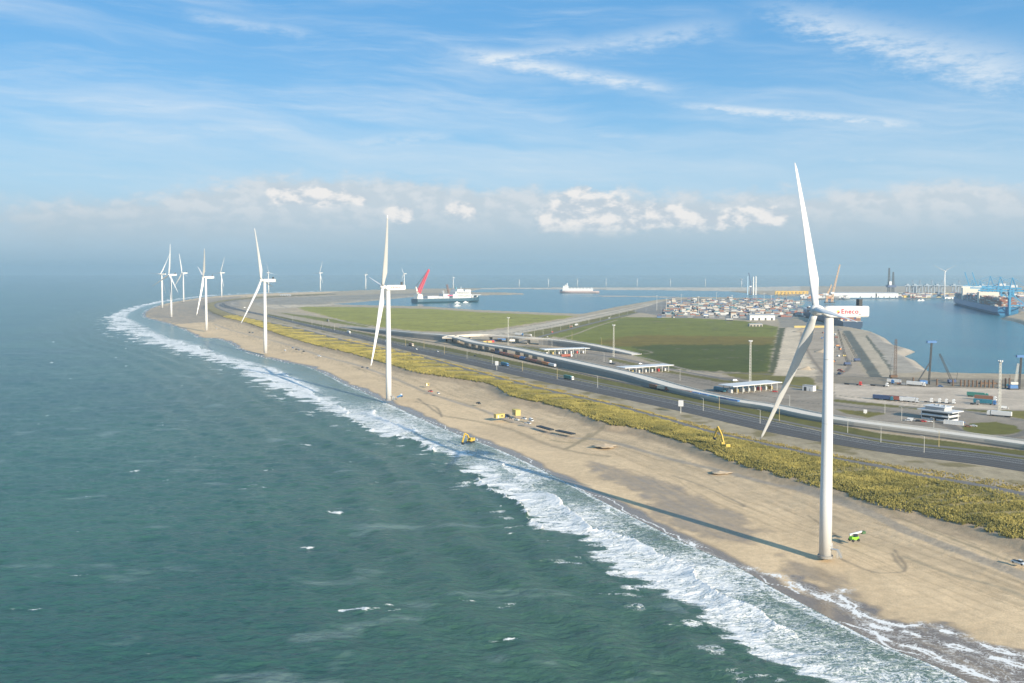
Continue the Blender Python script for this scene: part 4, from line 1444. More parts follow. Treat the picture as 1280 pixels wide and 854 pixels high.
def mk_truck(cab, box, trailer=True, load='box'):
    def f():
        t = thing('truck', '', 'truck')
        MB().box(5.9, 8.1, -1.22, 1.22, 0.75, 3.3, tx=0.12, ty=0.06).build('cab', paint(cab), t)
        MB().box(8.0, 8.13, -1.05, 1.05, 1.9, 2.8).build('windscreen', M_GLASS, t)
        if cab != 'black':
            MB().box(5.95, 7.6, -1.1, 1.1, 3.3, 3.75, tx=0.4, ty=0.12).build('roof_fairing', paint(cab), t)
        MB().box(-8.0, 7.9, -0.5, 0.5, 0.75, 1.05).build('chassis', M_DARK, t)
        if load == 'box':
            MB().box(-8.1, 5.3, -1.27, 1.27, 1.08, 3.95).build('trailer', paint(box), t, bevel=0.05)
        elif load == 'flat':
            MB().box(-8.1, 5.3, -1.22, 1.22, 1.08, 1.35).build('trailer', M_DARK, t)
        wheels(t, (7.0, 4.1, -4.2, -5.5, -6.8), 1.0, 0.5, 0.34)
        return t
    return f


def mk_tractor(c):
    def f():
        t = thing('tractor_unit', '', 'truck')
        MB().box(1.0, 3.2, -1.22, 1.22, 0.75, 3.3, tx=0.12, ty=0.06).build('cab', paint(c), t)
        MB().box(1.05, 2.7, -1.1, 1.1, 3.3, 3.8, tx=0.4, ty=0.12).build('roof_fairing', paint(c), t)
        MB().box(3.1, 3.23, -1.05, 1.05, 1.9, 2.8).build('windscreen', M_GLASS, t)
        MB().box(-3.2, 3.0, -0.5, 0.5, 0.7, 1.0).build('chassis', M_DARK, t)
        wheels(t, (2.1, -1.6, -2.7), 1.0, 0.5, 0.34)
        return t
    return f


def mk_container(c, L=12.2):
    def f():
        t = thing('shipping_container', '', 'container')
        b = MB()
        n = 24
        prof = []
        for i in range(n + 1):
            x = -L / 2 + 0.15 + (L - 0.3) * i / n
            prof.append((x, 1.22 - (0.06 if i % 2 else 0.0)))
        ring0 = [(p[0], p[1], 0.12) for p in prof] + [(p[0], -p[1], 0.12) for p in reversed(prof)]
        ring1 = [(x, y, 2.5) for x, y, z in ring0]
        b.loft([ring0, ring1])
        b.build('body', paint(c), t)
        fr_m = MB()
        for sx in (-1, 1):
            for sy in (-1, 1):
                fr_m.box(sx * L / 2 - 0.09, sx * L / 2 + 0.09, sy * 1.2 - 0.09, sy * 1.2 + 0.09, 0, 2.6)
            fr_m.bar((sx * L / 2, -1.1, 0.07), (sx * L / 2, 1.1, 0.07), 0.14)
            fr_m.bar((sx * L / 2, -1.1, 2.52), (sx * L / 2, 1.1, 2.52), 0.14)
        for sy in (-1, 1):
            fr_m.bar((-L / 2, sy * 1.2, 0.07), (L / 2, sy * 1.2, 0.07), 0.14)
            fr_m.bar((-L / 2, sy * 1.2, 2.52), (L / 2, sy * 1.2, 2.52), 0.14)
        fr_m.build('frame', paint(c), t)
        return t
    return f


def muted(c):
    r_, g_, b_ = CARCOL[c]
    m_ = (r_ + g_ + b_) / 3
    return tuple((m_ + (v_ - m_) * 0.85) * 0.78 for v_ in (r_, g_, b_))


def mk_crate(c, L=12.2):
    """a container too far off to show its parts: one mesh"""
    def f():
        t = MB().box(-L / 2, L / 2, -1.22, 1.22, 0, 2.6).build('shipping_container', mat('yard_paint_' + c, muted(c), 0.6))
        t['category'] = 'container'
        return t
    return f


def mk_excavator(c='yellow', reach=1.0, pts=None):
    def f():
        t = thing('excavator', '', 'excavator')
        for s in (-1, 1):
            tr = MB()
            rings = []
            for y in (-0.4, 0.4):
                rings.append([(x, y + s * 1.5, z) for x, z in ((-2.6, 0.45), (-2.2, 0.05), (2.2, 0.05), (2.6, 0.45), (2.3, 1.0), (-2.3, 1.0))])
            tr.loft(rings).build('track', M_DARK, t)
        h = MB().box(-3.2, 1.6, -1.6, 1.6, 1.15, 2.5, tx=0.1, ty=0.05)
        h.box(-3.5, -2.0, -1.55, 1.55, 1.2, 2.9, tx=0.2, ty=0.1)
        h.build('house', M_YEL, t, bevel=0.06)
        MB().cyl((0, 0, 0.9), (0, 0, 1.2), 0.9).build('slew_ring', M_DARK, t)
        cb = MB().box(0.4, 2.2, 0.4, 1.6, 1.7, 3.5, tx=0.2, ty=0.08).build('cab', M_YEL, t)
        MB().box(2.05, 2.2, 0.5, 1.5, 2.2, 3.3, tx=-0.0).build('cab_glass', M_GLASS, cb)
        A, B_, C_ = pts or ((0.9, -0.3, 2.2), (6.2, -0.3, 6.8), (9.0, -0.3, 1.6))
        MB().bar(A, Vector(A).lerp(Vector(B_), 0.45) + Vector((-0.4, 0, 1.0)), 0.8, 0.95).bar(Vector(A).lerp(Vector(B_), 0.45) + Vector((-0.4, 0, 1.0)), B_, 0.8, 0.8).build('boom', M_YEL, t)
        MB().bar(B_, C_, 0.75, 0.8).build('stick', M_YEL, t)
        bx = Vector(C_)
        bk = MB()
        bk.loft([[(bx.x - 0.9, bx.y + yy, bx.z - 0.2), (bx.x - 1.4, bx.y + yy, bx.z - 1.0), (bx.x - 0.8, bx.y + yy, bx.z - 1.5), (bx.x + 0.2, bx.y + yy, bx.z - 1.0), (bx.x + 0.3, bx.y + yy, bx.z)] for yy in (-0.75, 0.75)])
        bk.build('bucket', M_DARK, t)
        return t
    return f


# --- road traffic and parked vehicles: (kind, colour, x, y, heading pixel pair or None, label)
ROADDIR = lambda x, y: (heading((x, y), (x + 30, y + 30 * (0.18 if x > 800 else 0.21 if x > 560 else 0.24))))


def car(c, px, py, z, rz, label, kind='car', group=None, cat=None):
    key = (kind, c)
    mk_ = mk_car(c) if kind == 'car' else mk_car(c, pickup=True) if kind == 'pickup' else mk_car(c, van=True)
    o = place(key, mk_, label, cat or kind if kind != 'pickup' else 'pickup', at(px, py, z), rz, group)
    o.name = {'car': 'parked_car', 'pickup': 'pickup_truck', 'van': 'delivery_van'}[kind]
    return o


def truck(cab, box, px, py, z, rz, label, load='box', group=None):
    return place(('truck', cab, box, load), mk_truck(cab, box, load=load), label, 'truck', at(px, py, z), rz, group)


ZR = ZI + 0.06
truck('blue', 'teal', 631, 457.6, ZR, ROADDIR(630, 457), 'blue lorry on the coast road beside the white sign board')
truck('white', 'green', 711, 474.6, ZR, ROADDIR(710, 474), 'dark green lorry with a white cab on the coast road')
truck('cream', 'brown', 514, 432.6, ZR, ROADDIR(514, 432), 'dark brown lorry on the coast road right of the second turbine')
truck('white', 'white', 436, 416.8, ZR, ROADDIR(436, 416), 'white lorry on the coast road left of the second turbine')
car('white', 520.5, 437.3, ZR, ROADDIR(520, 437), 'white van on the coast road just below a dark brown lorry', 'van')
car('white', 482.5, 427.6, ZR, ROADDIR(482, 427), 'white van on the coast road, half hidden behind the turbine tower', 'van')
car('white', 547, 439.8, ZR, ROADDIR(547, 439), 'small white car on the coast road near the flyover wall')
car('black', 594, 445.4, ZR, ROADDIR(594, 445), 'small black car on the verge side of the road below the flyover loop')
car('blue', 344.4, 397.6, ZR, ROADDIR(344, 397), 'blue car on the shore road right of the third turbine')
truck('grey', 'black', 410, 402.0, ZI, ROADDIR(410, 402), 'dark lorry on the sandy works road beyond the green strip')
car('black', 284, 391, 6, ROADDIR(284, 391), 'dark van at the left end of the yellow grass ridge', 'van')
car('grey', 301, 394.8, 6.2, ROADDIR(301, 394), 'grey car on the service path at the left end of the ridge')
car('silver', 308, 397, 6.2, ROADDIR(308, 397), 'silver car on the service path near the third turbine blade')
car('white', 306, 385, ZI, 0.4, 'white van on the bend of the shore road under the turbine blade', 'van')
# on the sand
car('white', 1273.5, 705, 3.6, heading((1262, 700), (1282, 706), 3.6), 'white pickup on the sand track at the edge of the beach', 'pickup')
beach_cars = [('white', 270.5, 411.4, 'pickup', 'white pickup near the foot of the turbine inside the bend'),
              ('black', 312, 416.3, 'van', 'first of two dark vehicles on the upper sand left of the third turbine'),
              ('grey', 316, 416.6, 'van', 'grey van beside a dark one on the upper sand left of the third turbine'),
              ('white', 356.5, 439, 'van', 'white van parked on the sand right of the third turbine'),
              ('blue', 365.8, 435.6, 'car', 'blue car on the sand track, first of the small queue'),
              ('black', 370.6, 437.4, 'car', 'black car in the middle of the small queue on the sand track'),
              ('navy', 373.4, 438.2, 'car', 'navy car close behind a black one on the sand track'),
              ('black', 379.6, 440, 'pickup', 'black pickup trailing the small queue on the sand track'),
              ('white', 399.3, 446, 'van', 'white van alone on the sand track left of the second turbine'),
              ('black', 453, 460, 'car', 'dark car on the sand under the low blade tip'),
              ('grey', 459.6, 460.8, 'car', 'grey car on the sand right under the low blade tip'),
              ('red', 538, 490, 'pickup', 'dark red pickup on the sand right of the second turbine'),
              ('white', 548, 492.3, 'car', 'small white car on the sand track right of a red pickup'),
              ('black', 598, 505, 'pickup', 'black pickup on the sand above the yellow work cabins'),
              ('white', 654.6, 524.2, 'pickup', 'white pickup parked next to the yellow work cabins'),
              ('white', 664, 526.4, 'van', 'white van at the right end of the vehicles by the work cabins'),
              ('grey', 639.5, 523.8, 'car', 'grey car between the yellow cabin and the white vehicles'),
              ('white', 646, 525.6, 'car', 'small white car in front of the yellow cabins'),
              ('navy', 632, 522, 'car', 'dark blue car touching the end of the long yellow cabin'),
              ('black', 634.6, 521.6, 'van', 'black van behind the long yellow cabin'),
              ('silver', 659.6, 530, 'pickup', 'silver pickup on the sand in front of a white van')]
for i, (c, px, py, kd, lab) in enumerate(beach_cars):
    car(c, px, py, 3.6, heading((px, py), (px + 20, py + 7 + (i * 7) % 5), 3.6) + (i % 3) * 0.2, lab, kd, 'vehicles parked on the sand')


def mk_cabin(L, W, H):
    def f():
        t = thing('site_cabin', '', 'cabin')
        MB().box(-L / 2, L / 2, -W / 2, W / 2, 0.2, H).build('body', paint('yellow'), t, bevel=0.05)
        MB().box(-L / 2 - 0.1, L / 2 + 0.1, -W / 2 - 0.1, W / 2 + 0.1, H, H + 0.15).build('roof', mat('cabin_roof_yellow', (0.60, 0.47, 0.12), 0.7), t)
        MB().box(-L / 4 - 0.45, -L / 4 + 0.45, -W / 2 - 0.04, -W / 2, 0.3, 2.3).build('door', M_WHITEP, t)
        MB().box(L / 6 - 0.6, L / 6 + 0.6, -W / 2 - 0.04, -W / 2, 1.2, 2.2).build('window', M_GLASS, t)
        return t
    return f


place('cabin_long', mk_cabin(7.5, 3.0, 3.0), 'long yellow work cabin on the sand beside parked cars', 'cabin', at(624.3, 522.8, 3.4), heading((618, 524), (632, 522.6), 3.4), 'yellow work cabins')
place('cabin_tall', mk_cabin(6.5, 4.0, 4.4), 'tall yellow work cabin on the sand behind the parked cars', 'cabin', at(645.5, 519.6, 3.6), heading((640, 517.5), (650, 521), 3.6), 'yellow work cabins')
place('cabin_small', mk_cabin(3.0, 2.4, 2.5), 'small yellow hut alone on the sand right of the second turbine', 'cabin', at(534.2, 482.5, 3.5), 0.3, 'yellow work cabins')


def pipe_row(label, p, q, n, r=0.45):
    a, b = at(*p, 3.7), at(*q, 3.7)
    L = (b - a).length
    t = MB()
    for i in range(n):
        y = (i - (n - 1) / 2) * 2.1 * r
        t.cyl((0, y, r), (L, y, r), r, n=10)
    o = t.build('steel_pipe_stack', M_DARK)
    o.location = a
    o.rotation_euler = (0, 0, math.atan2(b.y - a.y, b.x - a.x))
    return tag(o, label, 'pipe stack', 'dark pipes on the sand')


pipe_row('dark pipes lying on the sand nearest the yellow work cabins', (673, 533.4), (690, 538.3), 4)
pipe_row('dark pipes lying on the sand just beyond the first pipes, white box at their end', (696.6, 539), (717, 543.4), 4)

ex = place('excavator', mk_excavator(), 'yellow excavator working with its bucket at the edge of the surf', 'excavator', at(588, 553.5, 1.0), heading((588, 553.5), (578, 556.5), 1.0), 'yellow excavators')
exd = mk_excavator(pts=((0.9, -0.3, 2.2), (6.4, -0.3, 11.6), (9.6, -0.3, 5.0)))()
exd.location = at(905.5, 560.5, 7.0)
exd.rotation_euler = (0, 0, heading((906, 560.5), (893, 557.2), 7.0))
tag(exd, 'yellow excavator with a raised folded boom standing in the dune grass', 'excavator', 'yellow excavators')


def mk_telehandler(c1, boomc):
    def f():
        t = thing('boom_lift', '', 'lift')
        MB().box(-1.8, 1.8, -1.0, 1.0, 0.7, 1.9, tx=0.2, ty=0.1).build('chassis', c1, t, bevel=0.06)
        MB().box(-0.6, 1.0, -1.1, -0.2, 1.9, 3.0, tx=0.15, ty=0.1).build('cab', M_GLASS, t)
        MB().bar((-1.8, 0.5, 2.6), (4.2, 0.5, 3.3), 0.6, 0.6).build('boom', boomc, t)
        MB().box(4.0, 5.6, -0.2, 1.2, 2.4, 3.4).build('work_basket', mat('basket_dark_green', (0.05, 0.12, 0.05), 0.6), t)
        wheels(t, (-1.3, 1.3), 1.0, 0.6, 0.45)
        return t
    return f


tag(mk_telehandler(M_GREEN, M_WHITEP)(), 'lime green boom lift with a white boom beside the nearest turbine', 'lift').location = at(1067.5, 676.5, 3.0)
bpy.data.objects['boom_lift'].rotation_euler = (0, 0, heading((1062, 677), (1078, 675), 3.0))


def mk_bluelift():
    t = thing('crawler_boom_lift', 'small blue boom lift lying low on the sand by the second turbine', 'lift', at(501, 496.4, 3.2), heading((493, 498.5), (506, 494), 3.2))
    MB().box(-1.5, 1.9, -1.0, 1.0, 0.5, 1.6, tx=0.2, ty=0.1).build('chassis', paint('blue'), t, bevel=0.05)
    MB().bar((1.5, 0, 1.9), (-6.2, 0, 1.2), 0.55, 0.55).build('boom', mat('lift_sky_blue', (0.10, 0.35, 0.60), 0.5), t)
    MB().box(-7.2, -6.0, -0.7, 0.7, 0.5, 1.5).build('work_basket', paint('blue'), t)
    MB().box(0.2, 1.8, -0.6, 0.6, 1.6, 2.7, tx=0.1, ty=0.1).build('turntable', M_WHITEP, t)
    wheels(t, (-1.0, 1.2), 0.95, 0.5, 0.4)


mk_bluelift()

# ---------------------------------------------------------------- flyover with its loop
FLY_A = [(424, 409.2, 5.2), (465, 412.2, 9), (510, 416.2, 12), (557, 420.4, 13), (585, 427.8, 13), (610, 432.4, 13), (640, 437, 13), (673, 444.6, 12.7), (720, 455, 12), (780, 468.6, 10.5), (840, 485.8, 8.6), (900, 500, 7.8),
         (960, 509.8, 7.6), (1040, 525.4, 7.6), (1280, 557.5, 7.6), (1700, 628, 7.6)]
FLY_B = [(566, 422.4, 13), (574, 420.8, 13), (600, 419.6, 13), (630, 421.2, 13), (652, 423, 13), (685, 425.2, 12.6), (720, 429.6, 11.6), (736, 432.1, 10.8), (768, 438.8, 7.8), (790, 443.8, 5.3)]


def smooth3(pts, n=6):
    p = np.array([[v.x, v.y, v.z] for v in ats(pts)])
    return smoothline(p, n)


def flyover(name, label, pts, wall_sets, pier_px, w=8.0):
    L = smooth3(pts)
    z = L[:, 2]
    L[:, :2] = offset_line(L[:, :2], w * 0.95)
    t = thing(name, label, 'flyover', (0, 0, 0), 0, 'flyover ramps')
    xy = L[:, :2]
    # deck: a closed section swept along the line
    lo, hi = offset_line(xy, -w), offset_line(xy, w)
    dk = MB()
    rings = []
    for i in range(len(L)):
        th_ = min(1.4, max(0.3, z[i] - ZI))
        rings.append([(lo[i][0], lo[i][1], z[i] - th_), (hi[i][0], hi[i][1], z[i] - th_), (hi[i][0], hi[i][1], z[i]), (lo[i][0], lo[i][1], z[i])])
    dk.loft(rings).build('deck', M_CONC, t)
    rd = MB()
    band(rd, xy, -w + 0.8, w - 0.8, z + 0.03)
    rd.build('roadway', mat('pale_road_concrete', (0.64, 0.59, 0.51), 0.85, var=0.12, scale=0.1), t)
    for s in (-1, 1):
        pr = MB()
        a, b = offset_line(xy, s * (w - 0.0)), offset_line(xy, s * (w - 0.35))
        rings = [[(a[i][0], a[i][1], z[i] - 0.2), (b[i][0], b[i][1], z[i] + 0.004), (b[i][0], b[i][1], z[i] + 1.0), (a[i][0], a[i][1], z[i] + 1.0)] for i in range(len(L))]
        pr.loft(rings).build('parapet', M_PARA, t)
    for i0, i1 in wall_sets:
        for s in (-1, 1):
            wl = MB()
            a, b = offset_line(xy, s * (w - 0.25)), offset_line(xy, s * (w - 0.9))
            rr = range(int(i0 * 6), min(int(i1 * 6) + 1, len(L)))
            rings = [[(a[i][0], a[i][1], ZI - 0.2), (b[i][0], b[i][1], ZI - 0.2), (b[i][0], b[i][1], max(z[i] - 1.41, ZI)), (a[i][0], a[i][1], max(z[i] - 1.41, ZI))] for i in rr]
            wl.loft(rings).build('retaining_wall', M_CONCD, t)
    pm = None
    for i in pier_px:
        q = int(i * 6)
        tx = math.atan2(*(xy[min(q + 1, len(xy) - 1)] - xy[max(q - 1, 0)])[::-1])
        h = z[q] - ZI - 1.4
        p = MB().box(-0.6, 0.6, -3.0, 3.0, 0, h - 0.9).box(-0.75, 0.75, -4.4, 4.4, h - 0.9, h).build('pier', M_CONC, t, (xy[q][0], xy[q][1], ZI))
        p.rotation_euler = (0, 0, tx)
    return t


flyover('highway_flyover', 'long pale flyover ramp that curves past the toll canopies and runs to the right', FLY_A, [(0, 3.0), (7.2, 15)], (3.3, 3.7, 4.0, 4.4, 4.8, 5.2, 5.6, 6.0, 6.4, 6.8))
flyover('flyover_loop', 'upper ramp of the flyover loop coming down beside the green field', FLY_B, [(4.8, 9)], (0.6, 1.2, 1.8, 2.4, 3.0, 3.6, 4.2))

# ---------------------------------------------------------------- freight trains on the line beneath the flyover
def wagon(c, L=13.5, kind='box'):
    def f():
        t = thing('freight_wagon', '', 'wagon')
        MB().box(-L / 2, L / 2, -1.35, 1.35, 0.85, 1.15).build('frame', M_DARK, t)
        if kind == 'box':
            MB().box(-L / 2 + 0.4, L / 2 - 0.4, -1.25, 1.25, 1.15, 3.7).build('load', paint(c), t, bevel=0.05)
        else:
            MB().box(-L / 2 + 0.3, L / 2 - 0.3, -1.3, 1.3, 1.15, 2.8, tx=-0.1, ty=-0.1).build('load', paint(c), t)
        wheels(t, (-L / 2 + 2, -L / 2 + 3.8, L / 2 - 3.8, L / 2 - 2), 0.8, 0.46, 0.14)
        return t
    return f


FL = freight_line[::-1]          # from the left end
seg = np.concatenate([[0], np.cumsum(np.linalg.norm(np.diff(FL, axis=0), axis=1))])


def on_line(px, py):
    p = at(px, py, ZI)
    D, S = seg_dist(np.array([p.x]), np.array([p.y]), FL)
    return S[0]


def line_at(s):
    i = min(max(int(np.searchsorted(seg, s)) - 1, 0), len(FL) - 2)
    q = (s - seg[i]) / (seg[i + 1] - seg[i])
    p = FL[i] * (1 - q) + FL[i + 1] * q
    d = FL[i + 1] - FL[i]
    return Vector((p[0], p[1], ZI + 0.22)), math.atan2(d[1], d[0])


def train(p, q, cols, words_, kind, grp):
    s0, s1 = on_line(*p), on_line(*q)
    n = len(cols)
    for i, c in enumerate(cols):
        s = s0 + (s1 - s0) * (i + 0.5) / n
        L = abs(s1 - s0) / n - 0.8
        key = ('wagon', c, round(L, 1), kind)
        loc, rz = line_at(s)
        place(key, wagon(c, L, kind), words_[i], 'wagon', loc, rz, grp)


t1c = ['brown', 'navy', 'rust', 'rust', 'brown', 'orange', 'blue', 'brown', 'rust', 'brown', 'orange', 'white']
t1w = ['brown wagon at the tail of the train under the flyover loop', 'navy wagon behind a brown one under the flyover', 'rust red wagon just after the navy one below the flyover', 'rust red wagon between two flyover piers',
       'brown wagon in the middle of the train below the flyover', 'orange wagon next to a blue one below the flyover', 'bright blue wagon of the train below the flyover', 'brown wagon right of the blue one below the flyover',
       'rust wagon in the open part of the train by the dark wall', 'brown wagon third from the head of the train by the dark wall', 'orange loaded wagon behind the white locomotive', 'white locomotive at the head of the train by the dark wall']
train((612, 440.6), (694, 459.8), t1c, t1w, 'box', 'wagons of the train below the flyover')
t2c = ['brown', 'cream', 'rust', 'brown', 'brown', 'blue', 'blue', 'teal', 'navy', 'blue']
t2w = ['brown wagon at the tail of the train under the ramp wall', 'cream wagon near the tail of the train under the ramp wall', 'rust red wagon after the cream one under the ramp wall', 'brown wagon right after the rust red one under the ramp wall',
       'brown wagon just before the blue wagons under the ramp wall', 'first bright blue wagon after the brown ones', 'second bright blue wagon after the brown ones', 'teal wagon among the blue wagons', 'navy wagon next to the last blue one', 'blue wagon at the front end of the train by the third toll canopy']
train((806, 485.5), (920, 507.2), t2c, t2w, 'box', 'wagons of the train beside the ramp wall')

# ---------------------------------------------------------------- toll canopies
def canopy(label, c0, c1, depth, h=6.2, nl=7, cols=('white', 'yellow', 'red')):
    a, b = at(*c0, ZI), at(*c1, ZI)
    L = (b - a).length
    t = thing('toll_canopy', label, 'canopy', a, math.atan2(b.y - a.y, b.x - a.x), 'white truck toll canopies')
    MB().box(-2, L + 2, -depth / 2, depth / 2, h, h + 0.7).build('roof', M_WHITEP, t, bevel=0.1)
    m = None
    for i in range(nl):
        x = L * (i + 0.5) / nl
        for y in (-depth / 2 + 1.2, depth / 2 - 1.2):
            if m is None:
                o = MB().box(-0.25, 0.25, -0.25, 0.25, 0, h - 0.003).build('column', M_POST, t)
                m = o.data
            else:
                o = bpy.data.objects.new('column', m)
                COL.objects.link(o)
                o.parent = t
            o.location = (x, y, 0)
        bo = MB().box(x - 0.9, x + 0.9, -2.0, 1.8, 0.15, 3.0)
        bo.build('toll_booth', paint(cols[i % len(cols)]) if i % 2 else M_WHITEP, t)
        MB().box(x - 1.1, x + 1.1, -6.5, 6.5, 0.0, 0.15).build('island', mat('island_kerb', (0.45, 0.42, 0.33), 0.8), t)
    return t


canopy('white toll canopy farthest to the left, behind the flyover', (679, 443.4), (732, 441.4), 17, nl=7)
canopy('middle white toll canopy between the flyover and the green field', (777, 467.4), (834, 463.6), 17, nl=7)
canopy('white toll canopy nearest, beside the blue wagons and a tall mast', (909, 491.6), (966, 486.2), 18, nl=8)
truck('white', 'rust', 708, 446.8, ZI, heading((700, 446), (716, 445), ZI), 'dark red lorry stopped beside the left toll canopy')
truck('white', 'teal', 765.5, 455.2, ZI, heading((770, 456), (762, 453.5), ZI), 'white cabbed lorry on the yard behind the middle canopy', 'flat')
truck('teal', 'teal', 899.5, 489.5, ZI, heading((906, 490), (897, 488), ZI), 'teal lorry leaving the left end of the nearest canopy')
car('red', 968.7, 490.3, ZI, heading((962, 490), (970, 490.5), ZI), 'red car at the right end of the nearest canopy')
car('white', 800.5, 455.6, ZI, 0.2, 'white car on the narrow road above the middle canopy')
car('white', 919, 476.8, ZI, 0.2, 'white van on the narrow road behind the nearest canopy', 'van')
truck('white', 'cream', 660, 420.6, ZI, heading((650, 419.6), (668, 421), ZI), 'cream lorry behind the flyover loop near the sandy strip')
truck('blue', 'white', 649, 419.4, ZI, heading((642, 419), (656, 419.8), ZI), 'white trailer lorry with a blue cab behind the flyover loop')
truck('white', 'white', 720.5, 407.4, ZI, heading((712, 410), (727, 406), ZI), 'white lorry on the straight road left of the green field')
truck('white', 'brown', 714, 409.6, ZI, heading((707, 412), (720, 408), ZI), 'brown lorry following a white one left of the green field')
car('white', 761.5, 398.2, ZI, heading((755, 400), (768, 396), ZI), 'white van far along the straight road by the green field', 'van')
car('red', 690.5, 415.8, ZI, heading((686, 417), (694, 414.6), ZI), 'red van on the straight road nearest the flyover ramp', 'van')
car('white', 684.5, 421.6, ZI, heading((680, 423), (690, 419), ZI), 'white car where the straight road meets the flyover ramp')
# containers standing under the loop
for c, px, py, lab in (('red', 612.5, 428, 'red container under the flyover loop'), ('yellow', 609.5, 428.4, 'yellow container under the flyover loop'), ('navy', 617, 427, 'navy container under the flyover loop'),
                       ('orange', 622, 426.4, 'orange container under the flyover loop'), ('blue', 627, 425.4, 'blue container under the flyover loop'), ('white', 640, 426.6, 'white container under the flyover loop')):
    place(('container', c), mk_container(c), lab, 'container', at(px, py, ZI), 0.1, 'containers under the flyover loop')


# ---------------------------------------------------------------- posts, masts and signs
def mk_post(h, m, arm=True):
    def f():
        t = thing('street_lamp', '', 'street lamp')
        MB().cyl((0, 0, 0), (0, 0, h), 0.17, 0.10, n=8).build('post', m, t)
        MB().bar((0, 0, h - 0.1), (0, 1.6, h + 0.25), 0.12).build('arm', m, t)
        MB().box(-0.15, 0.15, 1.2, 2.1, h + 0.2, h + 0.36).build('lamp_head', M_STEEL, t)
        return t
    return f


lamps = [(1059.5, 541, 'grey', 'street lamp on the verge just right of the nearest turbine tower'), (1155, 566, 'grey', 'tall pale street lamp on the verge in front of the white office building'),
         (1173.5, 558.6, 'yel', 'straw coloured street lamp against the ramp wall right of the office'), (1167, 541, 'grey', 'street lamp behind the ramp right in front of the office'),
         (879, 514, 'grey', 'street lamp on the verge in front of the blue wagons'), (899, 512, 'yel', 'straw coloured street lamp beside the last blue wagon'),
         (950, 529.6, 'grey', 'street lamp on the verge below the nearest toll canopy'), (974, 526.5, 'yel', 'straw coloured street lamp next to the low turbine blade'),
         (747, 484.6, 'grey', 'street lamp on the verge below the middle toll canopy'), (696.5, 474, 'yel', 'straw coloured street lamp by the dark green lorry'),
         (653, 464, 'yel', 'straw coloured street lamp beside the white locomotive'), (615.8, 455, 'grey', 'grey street lamp left of the blue lorry'),
         (583.8, 448.7, 'grey', 'street lamp in front of the flyover bend'), (507, 433, 'yel', 'straw coloured street lamp by the brown lorry'),
         (530, 435.4, 'yel', 'straw coloured street lamp right of the white van'), (555.5, 442.6, 'yel', 'straw coloured street lamp before the end of the flyover wall'),
         (418, 413, 'grey', 'street lamp left of the white lorry on the coast road'), (403.5, 410.3, 'grey', 'street lamp on the coast road right of the green strip end'),
         (390, 407, 'grey', 'street lamp on the coast road above the yellow ridge'), (366, 402, 'grey', 'street lamp on the coast road near the third turbine'),
         (1101, 553, 'grey', 'short street lamp on the verge between tower and office'), (720, 447, 'grey', 'street lamp on the yard near the left canopy'),
         (755, 452.4, 'grey', 'street lamp on the yard left of the middle canopy'), (850, 476, 'grey', 'street lamp on the yard right of the middle canopy'),
         (987, 510, 'grey', 'street lamp on the yard behind the low turbine blade'), (690, 434, 'grey', 'street lamp at the far end of the flyover ramp'),
         (1127, 526, 'grey', 'street lamp beside the cars left of the office'), (1106, 517, 'grey', 'street lamp at the grassy island left of the office'),
         (752, 432, 'yel', 'straw coloured street lamp at the corner of the green field'), (715, 424, 'yel', 'straw coloured lamp on the grass above the flyover ramp')]
for px, py, c, lab in lamps:
    h = 9.5 if py > 500 else 10.5
    place(('lamp', c, h), mk_post(h, M_POSTY if c == 'yel' else M_POST), lab, 'street lamp', at(px, py, ZI), R(60), 'street lamps along the road and yard')
for i in range(16):
    q = (i + 0.5) / 16
    s = fr_[int(q * (len(fr_) - 1))]
    o = place(('lamp', 'grey', 10.5), None, 'thin street lamp along the straight road left of the green field', 'street lamp', (s[0] - 5, s[1] + 2, ZI), R(200), 'thin lamps along the straight road')


def mk_mast(h):
    def f():
        t = thing('light_mast', '', 'light mast')
        m = MB()
        m.lattice((0, 0, 0), (0, 0, h - 1), 1.5, n=14, t=0.20, taper=0.65)
        m.build('lattice_post', M_POST, t)
        MB().cyl((0, 0, h - 1), (0, 0, h - 0.6), 1.6, n=10).build('platform', M_STEEL, t)
        l_ = MB()
        for a in range(6):
            l_.box(1.5 * math.cos(a * 1.05) - 0.3, 1.5 * math.cos(a * 1.05) + 0.3, 1.5 * math.sin(a * 1.05) - 0.3, 1.5 * math.sin(a * 1.05) + 0.3, h - 0.6, h + 0.3)
        l_.build('floodlights', M_WHITEP, t)
        return t
    return f


for px, y0, y1, lab in ((937.6, 478, 426, 'tall floodlight mast behind the nearest toll canopy'), (767, 446.6, 406.2, 'tall floodlight mast by the end of the upper ramp'), (635.4, 431.6, 397, 'tall floodlight mast standing inside the flyover loop'),
                        (1249, 516.6, 451, 'tall floodlight mast beside the white trailer on the right')):
    h = round(up_h(px, y0, y1), 1)
    mk_mast(h)().location = at(px, y0, ZI)
    o = [x for x in bpy.data.objects if x.name.startswith('light_mast') and 'label' not in x][-1] if False else bpy.data.objects[-1]
mast_obs = [o for o in bpy.data.objects if o.name.startswith('light_mast') and o.parent is None]
mast_labels = ['tall floodlight mast behind the nearest toll canopy', 'tall floodlight mast by the end of the upper ramp', 'tall floodlight mast standing inside the flyover loop', 'tall floodlight mast beside the white trailer on the right']
mast_px = [937.6, 767, 635.4, 1249]
for lab, px in zip(mast_labels, mast_px):
    o = min(mast_obs, key=lambda q: abs(q.location.x - {937.6: at(937.6, 478, ZI), 767: at(767, 446.6, ZI), 635.4: at(635.4, 431.6, ZI), 1249: at(1249, 516.6, ZI)}[px].x))
    tag(o, lab, 'light mast', 'tall floodlight masts')


